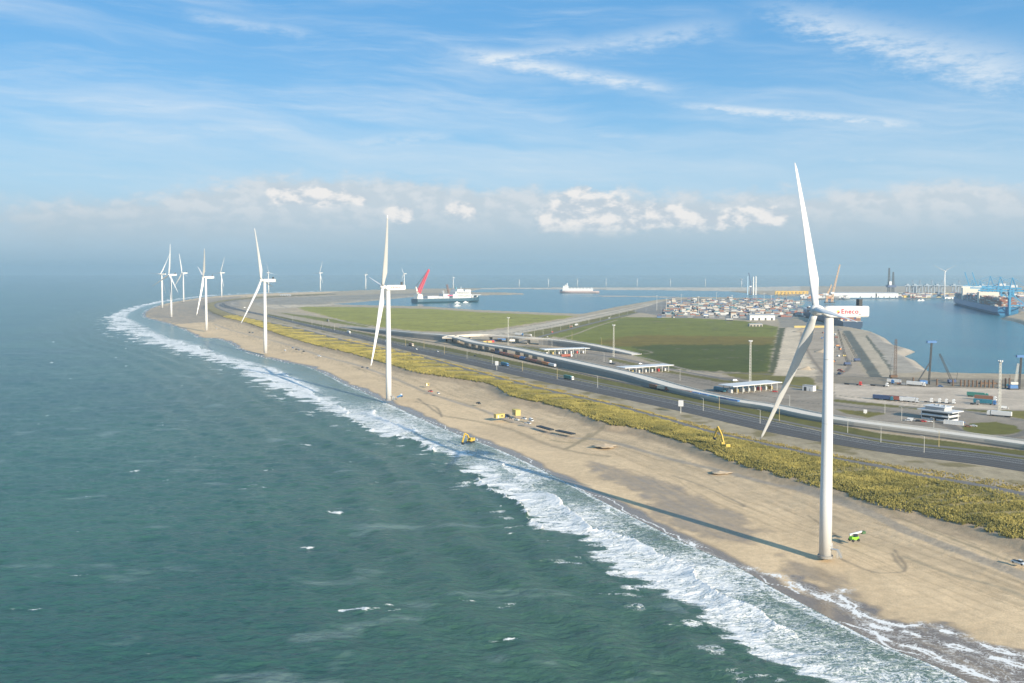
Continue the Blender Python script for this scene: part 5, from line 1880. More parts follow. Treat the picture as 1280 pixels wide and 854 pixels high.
def sign(px, py, lab, w=3.6, h=4.4, post=5.0):
    t = thing('road_sign', lab, 'road sign', at(px, py, ZI), R(-20), 'white road signs')
    MB().box(-0.2, 0.2, -0.12, 0.12, 0, post).build('post', M_POST, t)
    MB().box(-w / 2, w / 2, -0.1, 0.1, post, post + h).build('panel', M_WHITEP, t)
    MB().box(-w / 2 + 0.4, w / 2 - 0.4, -0.14, -0.103, post + 0.5, post + h - 0.6).build('panel_inset', mat('sign_pale_grey', (0.55, 0.57, 0.6), 0.6), t)


sign(851, 516.5, 'white sign board on a post between the sandy strip and the road')
sign(621, 462.7, 'white sign board on a post left of the blue lorry')
sign(1081.6, 517.6, 'small white sign on the grassy island left of the office', 2.4, 2.6, 0.6)

# ---------------------------------------------------------------- parking yard on the right
PH = heading((1100, 500), (1130, 502.6))
yard = [('teal', 'navy', 1104, 500.2, 'dark blue box lorry at the left end of the parked row', 'box'), ('white', 'rust', 1116, 501, 'rust red lorry with a white cab beside the dark blue box', 'box'),
        ('red', 'brown', 1124.5, 501.4, 'brown lorry with a red cab between the red and white trailers', 'box'), ('white', 'white', 1135, 502.6, 'white trailer lorry at the right end of the parked row', 'box'),
        ('white', 'brown', 1232, 500.6, 'brown container lorry with a pale cab near the tall mast', 'box'), ('blue', 'teal', 1231, 505.6, 'blue lorry in front of the brown container lorry', 'box'),
        ('white', 'white', 1249, 520.6, 'long white trailer lorry at the foot of the tall mast', 'box'), ('white', 'black', 1099, 483.0, 'white cabbed low loader on the upper edge of the parking yard', 'flat'),
        ('white', 'white', 1145, 482.4, 'white trailer lorry beside the piling rig', 'box'), ('red', 'black', 1066, 481.4, 'red cabbed flat lorry just right of the turbine tower', 'flat'),
        ('green', 'green', 1222, 496.6, 'dark green lorry behind the brown container lorry', 'box')]
for cab, box, px, py, lab, load in yard:
    rz = PH + (math.pi if px in (1249,) else 0)
    truck(cab, box, px, py, ZI, rz, lab, load, 'lorries on the parking yard')
for i, (px, py, lab) in enumerate(((1160.8, 503.4, 'leftmost of the four white tractor units parked in a row'), (1171, 503.8, 'second from left of the four white tractor units in a row'), (1179.4, 504.4, 'third from left of the four white tractor units in a row'), (1188.5, 505, 'rightmost of the four white tractor units parked in a row'))):
    place(('tractor', 'white'), mk_tractor('white'), lab, 'truck', at(px, py, ZI), PH + 0.1, 'white tractor units in a row')
place(('tractor', 'grey'), mk_tractor('grey'), 'grey tractor unit parked left of the blue lorry', 'truck', at(1218.5, 506, ZI), PH)
place(('tractor', 'blue'), mk_tractor('blue'), 'blue tractor unit at the head of the crane works', 'truck', at(1113, 479.6, ZI), PH)
for c, px, py, kd, lab in (('white', 1139, 526, 'van', 'white van parked left of the office'), ('silver', 1135.5, 526.6, 'car', 'silver car beside the white van left of the office'), ('black', 1148, 527.2, 'car', 'black car parked below the office wall'),
                           ('red', 1153.7, 527.6, 'car', 'red car parked below the office wall'), ('white', 1161.6, 527.8, 'car', 'white car closest to the office wall'), ('blue', 1202, 528.8, 'car', 'blue car right of the white container by the office'),
                           ('brown', 1210, 533.8, 'car', 'brown car on the edge of the round grassy island'), ('silver', 1217, 533.4, 'car', 'silver car on the edge of the round grassy island'),
                           ('blue', 1175.7, 483.6, 'car', 'blue car below the row of steel piles'), ('grey', 1130, 481.6, 'van', 'grey van beside the white trailer near the rig'), ('brown', 1125, 481, 'van', 'brown van left of a grey van near the rig'),
                           ('teal', 1262, 483, 'van', 'teal van at the right end of the steel piles'), ('white', 1256, 511, 'van', 'white van on the grass right of the tall mast')):
    car(c, px, py, ZI, PH + 0.15, lab, kd, 'cars by the office and the works')
place(('container', 'white'), mk_container('white'), 'white container standing at the corner of the office', 'container', at(1192, 530.6, ZI), PH)
place(('container', 'white'), None, 'white container on the works edge left of the crawler crane', 'container', at(1117.5, 477.4, ZI), PH)


def office():
    a = at(1172, 527, ZI)
    t = thing('office_building', 'low white banded office building with a stepped roof beside the parking yard', 'building', at(1174.5, 524.5, ZI), heading((1155, 524), (1190, 528.6), ZI))
    W, D = 20, 13
    MB().box(-W / 2, W / 2, -D / 2, D / 2, 0, 6.4).build('wall', M_WHITEP, t)
    for z in (1.2, 4.2):
        w = MB()
        w.box(-W / 2 + 0.5, W / 2 - 0.5, -D / 2 - 0.03, -D / 2 + 0.2, z, z + 1.5)
        w.box(W / 2 - 0.2, W / 2 + 0.03, -D / 2 + 0.6, D / 2 - 0.6, z, z + 1.5)
        w.box(-W / 2 - 0.03, -W / 2 + 0.2, -D / 2 + 0.6, D / 2 - 0.6, z, z + 1.5)
        w.build('window', M_GLASS, t)
    MB().box(-W / 2 - 2.6, W / 2 + 3.2, -D / 2 - 1.2, D / 2 + 1.2, 6.4, 6.95).build('roof', M_WHITEP, t)
    MB().box(-W / 2 - 1.0, W / 2 + 1.0, -D / 2 - 0.9, D / 2 + 0.8, 3.1, 3.4).build('balcony_slab', M_WHITEP, t)
    u = MB().box(-W / 2 + 2, W / 2 - 4, -D / 2 + 1.5, D / 2 - 1.5, 6.95, 9.2).build('upper_storey', M_ROOFG, t)
    MB().box(-W / 2 + 1, W / 2 - 3, -D / 2 + 0.6, D / 2 - 0.6, 9.2, 9.6).build('upper_roof', M_WHITEP, u)
    for x in (-4, -1, 3):
        MB().box(x, x + 1.2, -1, 1, 9.6, 10.6).build('roof_unit', M_STEEL, t)
    MB().box(-1.0, 1.0, -D / 2 - 0.08, -D / 2 - 0.032, 0.05, 2.6).build('door', M_DARK, t)


office()


def hut():
    t = thing('utility_hut', 'white utility hut on grass left of the nearest turbine tower', 'hut', at(1011.5, 488.6, ZI), heading((1004, 488), (1020, 489.6)))
    MB().box(-5, 5, -2.6, 2.6, 0, 4.6).build('wall', M_WHITEP, t, bevel=0.05)
    MB().box(-5.2, 5.2, -2.8, 2.8, 4.6, 4.9).build('roof', M_ROOFG, t)
    MB().box(-3.6, -1.2, -2.66, -2.602, 0.1, 3.4).build('door', M_DARK, t)
    MB().box(1.5, 2.5, -2.66, -2.602, 0.1, 2.4).build('side_door', M_ROOFG, t)


hut()

# ---------------------------------------------------------------- quay works: piles, rigs and cranes
for i, (px, yb, yt, lab) in enumerate(((1141.5, 481.5, 472, 'single rusty pile left of the piling rig'), (1171, 482, 474, 'rusty pile just right of the piling rig'), (1191, 482.5, 474.5, 'rusty pile at the foot of the leaning crane'),
                                      (1200.8, 483, 474.8, ''), (1205.8, 483.2, 475, ''), (1210.8, 483.4, 475, ''), (1215.8, 483.6, 475.4, ''), (1220.9, 483.8, 475.6, ''), (1225.9, 484, 475.6, ''), (1230.9, 484.2, 475.4, ''),
                                      (1236, 484.5, 475, ''), (1241.3, 484.8, 475, ''), (1251.3, 485, 475.4, ''), (1256.8, 485.3, 473, 'taller rusty pile, left one of the tall pair'), (1261.6, 486, 472.6, 'taller rusty pile, right one of the tall pair'))):
    h = up_h(px, yb, yt)
    o = MB().cyl((0, 0, 0), (0, 0, h), 0.75, n=12).build('steel_pile', M_RUST, loc=at(px, yb, ZI), smooth=False)
    tag(o, lab or 'short rusty tubular pile standing in the even row on the quay edge', 'pile', 'rusty steel piles on the quay edge')


def crawler_crane(label, base, tip_px, top_z=None, col=None, w=1.6, name='crawler_crane'):
    b = at(*base, ZI)
    t = thing(name, label, 'crane', b, 0.0)
    # the boom tip: in the plane square to the line of sight
    h = up_h(base[0], base[1], tip_px[1])
    sc = b.y / FOC
    tip = Vector(((tip_px[0] - base[0]) * sc * 1.02 + b.x * 0, 0, h))
    rz = 0 if tip.x >= 0 else math.pi
    MB().box(-3.2, 3.2, -3.0, -1.6, 0, 1.3).build('track', M_DARK, t)
    MB().box(-3.2, 3.2, 1.6, 3.0, 0, 1.3).build('track', M_DARK, t)
    MB().box(-4.2, 2.6, -1.8, 1.8, 1.4, 3.6, tx=0.1).build('machine_house', col or paint('navy'), t)
    MB().box(1.2, 3.0, 0.9, 2.2, 1.6, 3.8, tx=0.15).build('cab', M_GLASS, t)
    MB().lattice((0.8 if tip.x > 0 else -0.8, 0, 2.8), tip, w, n=14, t=0.2, taper=0.7).build('boom', col or M_DARK, t)
    MB().bar(tip, tip + Vector((1.0 if tip.x > 0 else -1.0, 0, -h * 0.35)), 0.12).build('hoist_cable', M_DARK, t)
    MB().bar((-3.6 if tip.x > 0 else 3.6, 0, 3.4), (-4.4 if tip.x > 0 else 4.4, 0, 10), 0.35).bar((-4.4 if tip.x > 0 else 4.4, 0, 10), tip, 0.10).build('back_mast', M_DARK, t)
    return t


crawler_crane('crawler crane with an upright brown lattice boom on the quay works', (1117.7, 473.5), (1119, 424), col=M_RUST, w=2.2)
crawler_crane('crawler crane with a dark boom leaning left over the piles', (1190.7, 479.5), (1174, 442.5))
crawler_crane('crawler crane with a pale leaning boom at the edge of the works', (1268, 482.5), (1272, 454.5), col=M_POST)
# low booms lying over the dark slope beside the tower
crawler_crane('crawler crane with a long boom leaning over the trench right of the turbine tower', (1060, 457), (1047, 412))
crawler_crane('crawler crane farther down the trench with a dark leaning boom', (1072, 452), (1053, 417))


def piling_rig(label, base, top, brace=None):
    b = at(*base, ZI)
    h = up_h(base[0], base[1], top[1])
    sc = b.y / FOC
    t = thing('piling_rig', label, 'piling rig', b, 0.0, 'piling rigs')
    tx = (top[0] - base[0]) * sc * 0.6
    MB().lattice((0, 0, 0.5), (tx, 0, h - 2), 1.1, n=12, t=0.32, taper=0.9).build('leader', M_DARK, t)
    MB().box(tx - 4.2, tx + 4.2, -1.2, 1.2, h - 2, h).build('head', paint('blue'), t)
    MB().box(-9, -2.0, -2.2, 2.2, 1.2, 4.0, tx=0.2).build('machine_house', paint('blue'), t)
    MB().box(-9.5, -1.5, -2.8, -1.5, 0, 1.2).build('track', M_DARK, t)
    MB().box(-9.5, -1.5, 1.5, 2.8, 0, 1.2).build('track', M_DARK, t)
    if brace:
        MB().bar((-10.5, 0, 2), (tx * 0.55, 0, h * 0.52), 0.9).build('backstay', M_DARK, t)
    return t


piling_rig('tall piling rig with a blue head and a sloping backstay', (1161, 481), (1165, 426), True)
piling_rig('tall blue headed piling rig at the edge of the works', (1274, 487), (1276.5, 444))
o = MB().box(-8, 8, -1.5, 1.5, 0, 1.2).box(-7, 7, -1.2, 1.2, 1.2, 1.5).build('steel_beam_stack', M_RUST, loc=at(1235, 480, ZI))
tag(o, 'stack of rusty steel beams lying behind the row of piles', 'beam stack')
# yellow concrete form and small works sheds along the quay
o = MB().box(-34, 34, -1.5, 1.5, 0, 3.2).box(-34, 34, -2.2, 2.2, 3.2, 3.6).build('quay_formwork_wall', paint('yellow'), loc=at(1016, 409.6, ZI))
tag(o, 'long yellow formwork wall across the far end of the sand platform', 'wall')
rng = random.Random(3)
workc = ['white', 'navy', 'yellow', 'grey', 'white', 'blue', 'rust', 'white', 'grey', 'orange']
for i in range(26):
    yq = rng.uniform(415, 468)
    xq = 1022 + (yq - 410) * 0.35 + rng.uniform(0, 22)
    c = rng.choice(workc)
    kd = rng.choice(['van', 'van', 'pickup'])
    lab = 'small %s %s among the quay works beside the dark slope' % (c, kd)
    o = car(c, xq, yq, ZI, rng.uniform(0, 3), lab, kd, '%s %s vehicles scattered through the quay works' % (c, kd), 'works vehicle')
    o['category'] = 'works vehicle'

# sand heaps along the works and beach
def heap(px, py, z, r, h, lab, seed, m=None):
    rr = random.Random(seed)
    mb = MB()
    rings = []
    jit = [1 + 0.3 * rr.uniform(-1, 1) for a in range(14)]
    for i in range(7):
        q = i / 6
        rq = r * (1.15 * (1 - q) ** 1.3 + 0.02)
        rings.append([(rq * jit[a] * (1 + 0.08 * rr.uniform(-1, 1)) * math.cos(a * 0.449), rq * jit[a] * 0.7 * math.sin(a * 0.449), h * q - 0.3) for a in range(14)])
    mb.loft(rings)
    o = mb.build('sand_heap', m or mat('heap_sand', (0.42, 0.335, 0.235), 0.95, var=0.15, scale=0.6, bump=0.4), loc=at(px, py, z), smooth=True)
    tag(o, lab, 'sand heap', 'sand heaps')


heap(756, 557, 3.2, 6.5, 1.7, 'pale pointed sand heap on the beach where the tracks cross', 1)
heap(900, 590, 3.6, 4.5, 1.0, 'low pale sand heap under the dune edge beneath the yellow excavator', 2)
heap(1005, 415, ZI, 16, 6, 'large sand heap at the far end of the sand platform', 3)
heap(1010, 462, ZI, 9, 4, 'sand heap at the near end of the sand platform', 4)
heap(1030, 440, ZI, 12, 5, 'sand heap in the middle of the quay works', 5)

# ---------------------------------------------------------------- container yard
YD = ('white', 'brown', 'rust', 'grey', 'cream', 'navy', 'grey', 'brown', 'teal', 'silver', 'grey', 'teal', 'grey', 'cream', 'blue', 'navy', 'grey', 'silver')
rng = random.Random(11)
n_c = 0
rows = []
y = 397.2
while y > 376.5:
    rows.append(y)
    y -= 0.55 + (y - 372) * 0.062
for y in rows:
    q = (397.2 - y) / 21
    x0 = 822 + q * 15
    x1 = 936 + q * 52 if y > 393 else 966 + q * 20
    x = x0 + rng.uniform(0, 6)
    while x < x1 and n_c < 288:
        if rng.random() < 0.66:
            c = rng.choice(YD)
            nst = rng.choice((1, 1, 2, 2, 3))
            rz = rng.choice((0.06, 0.06, 0.06, 1.63))
            b = at(x, y, ZI)
            for kz in range(nst):
                if n_c >= 288:
                    break
                cc = c if rng.random() < 0.5 else rng.choice(YD)
                if y > 396.9 and 904 < x < 911:
                    cc = 'pink'
                where = 'front row of the container yard' if y > 395 else 'middle of the crowded container yard' if y > 386 else 'far side of the crowded container yard'
                o = place(('crate', cc), mk_crate(cc), '%s container %s in the %s' % (cc, 'standing on the ground' if kz == 0 else 'stacked on another', where), 'container', (b.x, b.y, ZI + 2.61 * kz), rz, '%s containers %s, %s' % (cc, 'on the ground' if kz == 0 else 'stacked up', where))
                n_c += 1
            x += rng.uniform(5.0, 9.0) * (0.6 + 0.02 * (y - 376))
        else:
            x += rng.uniform(3, 8)
# the rest of the yard, too many to tell apart
cs = MB()
for i in range(420):
    y = 374.6 + (rng.random() ** 0.9) * 20
    q = (397.2 - y) / 21
    x = rng.uniform(826 + q * 12, 968 + q * 24)
    b = at(x, y, ZI)
    nst = rng.choice((1, 2, 2, 3, 4))
    for kz in range(nst):
        cc = muted(rng.choice(YD))
        if rng.random() < 0.8:
            cs.box(b.x - 6.1, b.x + 6.1, b.y - 1.22, b.y + 1.22, ZI + 2.61 * kz, ZI + 2.61 * kz + 2.6, cc)
        else:
            cs.box(b.x - 1.22, b.x + 1.22, b.y - 6.1, b.y + 6.1, ZI + 2.61 * kz, ZI + 2.61 * kz + 2.6, cc)
M_BOXES = mat_attr('container_paint', 0.6, 0.2, 0.1)
o = cs.build('container_stacks', M_BOXES)
tag(o, 'crowded mass of stacked containers filling the yard behind the green field', 'containers', kind='stuff')
for px, py, yt, lab in ((821, 388, 370, 'light mast at the left end of the container yard'), (851.5, 382, 368.5, 'light mast left of the middle of the container yard'), (895.6, 379, 366, 'light mast at the far middle of the container yard'),
                        (873, 392, 371, 'light mast in the left centre of the container yard'), (915, 390, 370, 'light mast in the right centre of the container yard'), (964, 388, 370, 'light mast beside the dark quay terminal'),
                        (955, 383, 367, 'light mast at the right rear of the container yard'), (833, 392, 374, 'light mast near the front left corner of the yard')):
    h = up_h(px, py, yt)
    t = thing('yard_light_mast', lab, 'light mast', at(px, py, ZI), 0, 'light masts in the container yard')
    MB().cyl((0, 0, 0), (0, 0, h), 0.55, 0.35, n=6).build('post', M_POST, t)
    MB().box(-2.0, 2.0, -0.6, 0.6, h, h + 0.9).build('floodlights', M_STEEL, t)


def shed(label, c, W, D, H, m=None, name='warehouse', roofm=None, rz=0.0):
    t = thing(name, label, 'warehouse', at(*c), rz)
    MB().box(-W / 2, W / 2, -D / 2, D / 2, 0, H).build('wall', m or M_WHITEP, t)
    r_ = MB()
    r_.loft([[(x, -D / 2 - 0.4, H), (x, D / 2 + 0.4, H), (x, 0, H + D * 0.10)] for x in (-W / 2 - 0.4, W / 2 + 0.4)])
    r_.build('roof', roofm or M_ROOFG, t)
    for i in range(4):
        x = -W / 2 + W * (i + 0.5) / 4
        MB().box(x - 2, x + 2, -D / 2 - 0.12, -D / 2 - 0.01, 0.05, min(5, H * 0.7)).build('loading_door', M_DARK, t)
    return t


shed('white warehouse at the right front corner of the container yard', (951, 400, ZI), 52, 26, 10)
shed('small low white shed on the near edge of the container yard', (911.5, 401, ZI), 14, 8, 4)
shed('low concrete shed on the green field edge below the warehouse', (944, 408, ZI), 24, 14, 4, M_CONC)
shed('long pale grey storage hall far behind the nearest nacelle', (1066, 372, ZI), 165, 40, 17, mat('hall_pale_grey', (0.55, 0.58, 0.6), 0.6))
shed('long white storage hall far off right of the nearest nacelle', (1106, 372, ZI), 85, 40, 16)
shed('low dark building with a white front on the far coast', (357, 370.4, ZI), 40, 16, 7, M_ROOFG)
shed('low white building at the foot of the turbine by the quay', (1190, 373.8, ZI), 60, 20, 7)
# stacked yellow frames and tower sections
for i in range(9):
    h = 15
    b = at(971 + i * 4.6, 368.3, 3)
    o = MB().lattice((0, 0, 0), (0, 0, h), 11, n=3, t=2.2).build('yellow_foundation_frame', mat('frame_yellow', (0.70, 0.45, 0.06), 0.5), loc=b)
    tag(o, 'tall yellow steel frame standing in the row on the far quay', 'steel frame', 'yellow steel frames on the far quay')
for px, yt, r, lab in ((934.3, 345, 2.6, 'pale blue tower section standing alone left of the white pair'), (941.4, 346, 3.2, 'white tower section, left one of the standing pair'), (944.6, 345.4, 3.2, 'white tower section, right one of the standing pair')):
    h = up_h(px, 369, yt, 3)
    o = MB().cyl((0, 0, 0), (0, 0, h), r, r * 0.8, n=14).build('tower_section', M_WHITE if r > 3 else mat('tower_pale_blue', (0.35, 0.5, 0.62), 0.5), loc=at(px, 369, 3), smooth=False)
    tag(o, lab, 'tower section', 'tower sections on the far quay')


def quay_crane(label, base, tip, mid=None, z0=3, col=None, w=4.0, name='harbour_crane'):
    b = at(*base, z0)
    sc = b.y / FOC
    t = thing(name, label, 'crane', b, 0)
    h = up_h(base[0], base[1], tip[1], z0)
    m = mid or (base[0], base[1] - (base[1] - tip[1]) * 0.35)
    hm = up_h(base[0], base[1], m[1], z0)
    xm = (m[0] - base[0]) * sc
    MB().box(-w * 1.4, w * 1.4, -w * 1.4, w * 1.4, 0, 4).build('undercarriage', M_DARK, t)
    MB().lattice((0, 0, 4), (xm, 0, hm), w, n=5, t=0.9).build('tower', col or M_POST, t)
    MB().lattice((xm, 0, hm), ((tip[0] - base[0]) * sc, 0, h), w * 0.9, n=10, t=0.8, taper=0.5).build('boom', col or M_POST, t)
    MB().box(xm - w * 1.6, xm + w * 0.6, -w * 0.7, w * 0.7, hm - 3, hm + 2).build('machine_house', M_WHITEP, t)
    return t


M_ORANGE = mat('crane_orange_tan', (0.60, 0.38, 0.20), 0.5)
quay_crane('tall harbour crane with a tan leaning boom behind the nearest nacelle', (1040, 379), (1049, 331), (1041, 366), col=M_ORANGE, w=5)
quay_crane('smaller lattice crane left of the tan boomed harbour crane', (1033, 379), (1039, 356), (1034, 368), col=M_ORANGE, w=4)
quay_crane('dark slender crane beside the white tower sections', (938, 369), (935.6, 341), (938.6, 358), col=paint('navy'), w=4)


def rig_platform():
    b = at(1113.5, 368.5, 2)
    h1 = up_h(1111, 368.5, 335, 2)
    t = thing('jack_up_platform', 'tall dark jack-up platform with two lattice legs on the far quay', 'platform', b)
    sc = b.y / FOC
    for x, hh in ((-2.6, 1.0), (2.6, 0.85)):
        MB().lattice((x * sc, 0, 0), (x * sc, 0, h1 * hh), 9, n=10, t=1.5, taper=0.4).build('lattice_leg', M_DARK, t)
    MB().box(-5 * sc, 5 * sc, -14, 14, h1 * 0.28, h1 * 0.36).build('hull', paint('navy'), t)
    MB().box(-3 * sc, 0 * sc, -8, 8, h1 * 0.36, h1 * 0.50).build('deckhouse', M_WHITEP, t)


rig_platform()


def sts_crane(key, label, base, rz, s, m, raised=False, z0=ZI, group='ship to shore cranes'):
    """ship-to-shore gantry crane, about 62 m to the girder top at s = 1"""
    def f():
        t = thing('gantry_crane', '', 'gantry crane')
        lg = None
        for x in (-14, 14):
            for y in (-10, 10):
                if lg is None:
                    o = MB().box(-1.6, 1.6, -1.2, 1.2, 0, 40).build('leg', m, t)
                    lg = o.data
                else:
                    o = bpy.data.objects.new('leg', lg)
                    COL.objects.link(o)
                    o.parent = t
                o.location = (x, y, 0)
        b = MB()
        for y in (-10, 10):
            b.bar((-14, y, 15), (14, y, 15), 1.6)
            b.bar((-14, y, 15), (14, y, 39), 1.0)
        for x in (-14, 14):
            b.bar((x, -10, 15), (x, 10, 15), 1.6)
            b.bar((x, -10, 39), (x, 10, 39), 1.6)
        b.build('portal_beam', m, t)
        MB().bar((-30, 0, 42), (16, 0, 42), 5, 3.2).build('girder', m, t)
        tipb = (16 + 52 * math.cos(1.25), 0, 42 + 52 * math.sin(1.25)) if raised else (66, 0, 42.5)
        MB().bar((16, 0, 42), tipb, 4, 2.6).build('boom', m, t)
        a = MB()
        for y in (-4, 4):
            a.bar((14, y, 43), (10, y * 0.3, 66), 1.1)
            a.bar((2, y, 43), (10, y * 0.3, 66), 1.1)
        a.bar((10, 0, 66), tipb if not raised else Vector((16, 0, 42)).lerp(Vector(tipb), 0.6), 0.6)
        a.bar((10, 0, 66), (-24, 0, 44), 0.6)
        a.build('apex_frame', m, t)
        MB().box(-22, -9, -4, 4, 43.6, 49).build('machinery_house', m if m is M_GREYB else M_WHITEP, t)
        MB().box(22, 26, -2, 2, 36, 39.5).build('operator_cab', M_GLASS, t)
        return t
    o = place(key, f, label, 'gantry crane', at(*base, z0), rz, group)
    o.scale = (s, s, s)
    return o


M_GREYB = mat('far_crane_grey', (0.22, 0.28, 0.34), 0.6)
CB = heading((1268, 395), (1205, 373), ZI)          # along the ship's quay
CW = CB + math.pi / 2                               # over the water
sts_crane('sts_b', 'nearest big blue gantry crane at the stern of the container ship', (1272, 392.5), CW, 1.3, M_BLUE)
sts_crane('sts_b', 'second big blue gantry crane along the ship, counted from its stern', (1256, 386), CW, 1.3, M_BLUE)
sts_crane('sts_b', 'third big blue gantry crane along the ship, counted from its stern', (1243, 381.5), CW, 1.3, M_BLUE)
sts_crane('sts_u', 'blue gantry crane with a raised boom, right one of the raised pair', (1229, 378), CW, 1.05, M_BLUE, True)
sts_crane('sts_u', 'blue gantry crane with a raised boom, left one of the raised pair', (1219, 376), CW, 1.05, M_BLUE, True)
M_GREYB = mat('far_crane_grey', (0.30, 0.36, 0.42), 0.6)
for px, lab in ((1138, 'far grey gantry crane, leftmost of the distant row'), (1147, 'far grey gantry crane, second from left in the distant row'), (1162, 'far grey gantry crane left of the turbine by the quay'),
                (1175, 'far grey gantry crane just behind the turbine by the quay'), (1196, 'far grey gantry crane right of the turbine by the quay'), (1231, 'far grey gantry crane behind the blue cranes'), (1252, 'far grey gantry crane, rightmost seen behind the blue cranes')):
    sts_crane('sts_g', lab, (px, 369.4), 0.2, 0.95, M_GREYB, group='distant grey gantry cranes')
# far terminal clutter: sheds and stacks as single far things
rng = random.Random(5)
cs = MB()
for i in range(330):
    x = rng.uniform(1122, 1345)
    y = rng.uniform(368.6, 372.6)
    b = at(x, y, ZI)
    nst = rng.choice((1, 2, 3, 4, 5))
    for kz in range(nst):
        cs.box(b.x - 9, b.x + 9, b.y - 2, b.y + 2, ZI + 2.61 * kz, ZI + 2.61 * kz + 2.6, muted(rng.choice(('white', 'grey', 'blue', 'navy', 'cream', 'teal', 'rust', 'yellow'))))
for i in range(150):
    q = rng.random()
    x = 1232 + q * 110 + rng.uniform(-3, 14)
    y = 375 + q * 26 + rng.uniform(-2.0, 0)
    b = at(x, y, ZI)
    for kz in range(rng.choice((1, 2, 3, 4))):
        cs.box(b.x - 6, b.x + 6, b.y - 2, b.y + 2, ZI + 2.61 * kz, ZI + 2.61 * kz + 2.6, muted(rng.choice(('white', 'blue', 'blue', 'teal', 'grey', 'rust'))))
for i in range(120):
    x = rng.uniform(1002, 1060)
    y = rng.uniform(371, 374)
    b = at(x, y, 3)
    cs.box(b.x - 8, b.x + 8, b.y - 3, b.y + 3, ZI, ZI + rng.uniform(3, 12), muted(rng.choice(('white', 'grey', 'cream', 'orange', 'silver'))))
for i in range(140):
    x = rng.uniform(966, 1003)
    y = rng.uniform(376.5, 397)
    b = at(x, y, ZI)
    cs.box(b.x - 6, b.x + 6, b.y - 1.5, b.y + 1.5, ZI, ZI + rng.choice((2.6, 5.2)), muted(rng.choice(('navy', 'grey', 'teal', 'rust', 'white', 'grey'))))
o = cs.build('terminal_containers', M_BOXES)
tag(o, 'distant mass of containers and goods on the far terminal quays', 'containers', kind='stuff')


# ---------------------------------------------------------------- ships
def hull_mesh(L, W, D, sheer=0.0, bow=0.22, stern=0.06, flare=1.0):
    rings = []
    n = 15
    for i in range(n):
        q = i / (n - 1)
        x = -L / 2 + L * q
        w = W / 2
        if q < stern:
            w *= 0.86 + 0.14 * q / stern
        if q > 1 - bow:
            k_ = (q - (1 - bow)) / bow
            w *= max(0.03, 1 - k_ ** 2.0)
        wb = w * (0.72 if q < 1 - bow else 0.5)
        zt = D + sheer * max(0, (q - 0.7) / 0.3) ** 2
        xb = -L * 0.03 * max(0, (q - (1 - bow)) / bow)
        rings.append([(x + xb, -wb, -1), (x, -w, D * 0.35), (x, -w, zt), (x, w, zt), (x, w, D * 0.35), (x + xb, wb, -1)])
    return MB().loft(rings)


def ship(label, p0, p1, W, D, m, z=0.02, name='cargo_ship'):
    a, b = at(*p0, z), at(*p1, z)
    t = thing(name, label, 'ship', (a + b) / 2, math.atan2(b.y - a.y, b.x - a.x))
    L = (b - a).length
    return t, L


# crane vessel with the red boom: bow to the right
t, L = ship('large dark hulled crane ship with a raised red crane and white deckhouse', (518, 379.2), (599, 377.2), 44, 15, None, name='crane_ship')
W, D = 46, 14
hull_mesh(L, W, D, 4).build('hull', mat('hull_slate_blue', (0.030, 0.085, 0.125), 0.5, var=0.1, scale=0.02), t)
MB().box(-L / 2 + 2, L * 0.40, -W / 2 + 1, W / 2 - 1, D, D + 0.6).build('deck', mat('ship_deck_grey', (0.36, 0.37, 0.38), 0.8), t)
dh = MB().box(L * 0.04, L * 0.33, -17, 17, D + 0.6, D + 13).box(L * 0.08, L * 0.32, -16, 16, D + 13, D + 22).box(L * 0.10, L * 0.20, -19, 19, D + 22, D + 30, tx=1).box(L * 0.24, L * 0.33, -14, 14, D + 22, D + 28).build('deckhouse', M_WHITEP, t)
wn = MB()
for z in (D + 4, D + 8, D + 15, D + 18.5):
    wn.box(L * 0.10, L * 0.31, -17.15 if z < D + 12 else -16.15, -17.02 if z < D + 12 else -16.02, z, z + 1.3)
wn.build('window', M_GLASS, dh)
MB().cyl((L * 0.13, 0, D + 30), (L * 0.13, 0, D + 37), 3.4, 2.6).build('funnel', paint('teal'), t)
MB().cyl((L * 0.21, 0, D + 28), (L * 0.21, 0, D + 40), 1.0, 0.4).build('mast', M_WHITEP, t)
MB().box(L * 0.34, L * 0.49, -14, 14, D + 9, D + 10.5).box(L * 0.36, L * 0.38, -10, 10, D, D + 9).box(L * 0.44, L * 0.455, -8, 8, D, D + 9).build('helicopter_deck', M_WHITEP, t)
for x, w_ in ((-0.30, 16), (-0.22, 26), (-0.14, 20), (-0.05, 24)):
    MB().box(L * x - w_ / 2, L * x + w_ / 2, -12, 12, D + 0.6, D + 7 + (w_ % 5) * 2).build('deck_module', mat('module_grey', (0.48, 0.49, 0.50), 0.7), t)
MB().box(-L / 2 + 4, -L / 2 + 26, -12, 12, D + 0.6, D + 16, tx=3).build('crane_pedestal', mat('pedestal_cream', (0.66, 0.63, 0.56), 0.6), t)
scs = at(518, 379, 0).y / FOC
x0 = -L / 2
tipx, tipz = x0 + 22 * scs, up_h(530, 379, 337, 0)
MB().lattice((x0 + 5.6 * scs, 0, D + 20), (tipx * 0 + x0 + 21.5 * scs, 0, tipz), 10, n=14, t=2.0, taper=0.3).build('crane_boom', M_RED, t)
MB().bar((x0 + 4.2 * scs, 0, D + 17), (x0 + 2.0 * scs, 0, D + 40), 3.2).bar((x0 + 6.6 * scs, 0, D + 17), (x0 + 2.0 * scs, 0, D + 40), 2.2).build('crane_back_frame', mat('pedestal_cream', (0.66, 0.63, 0.56), 0.6), t)
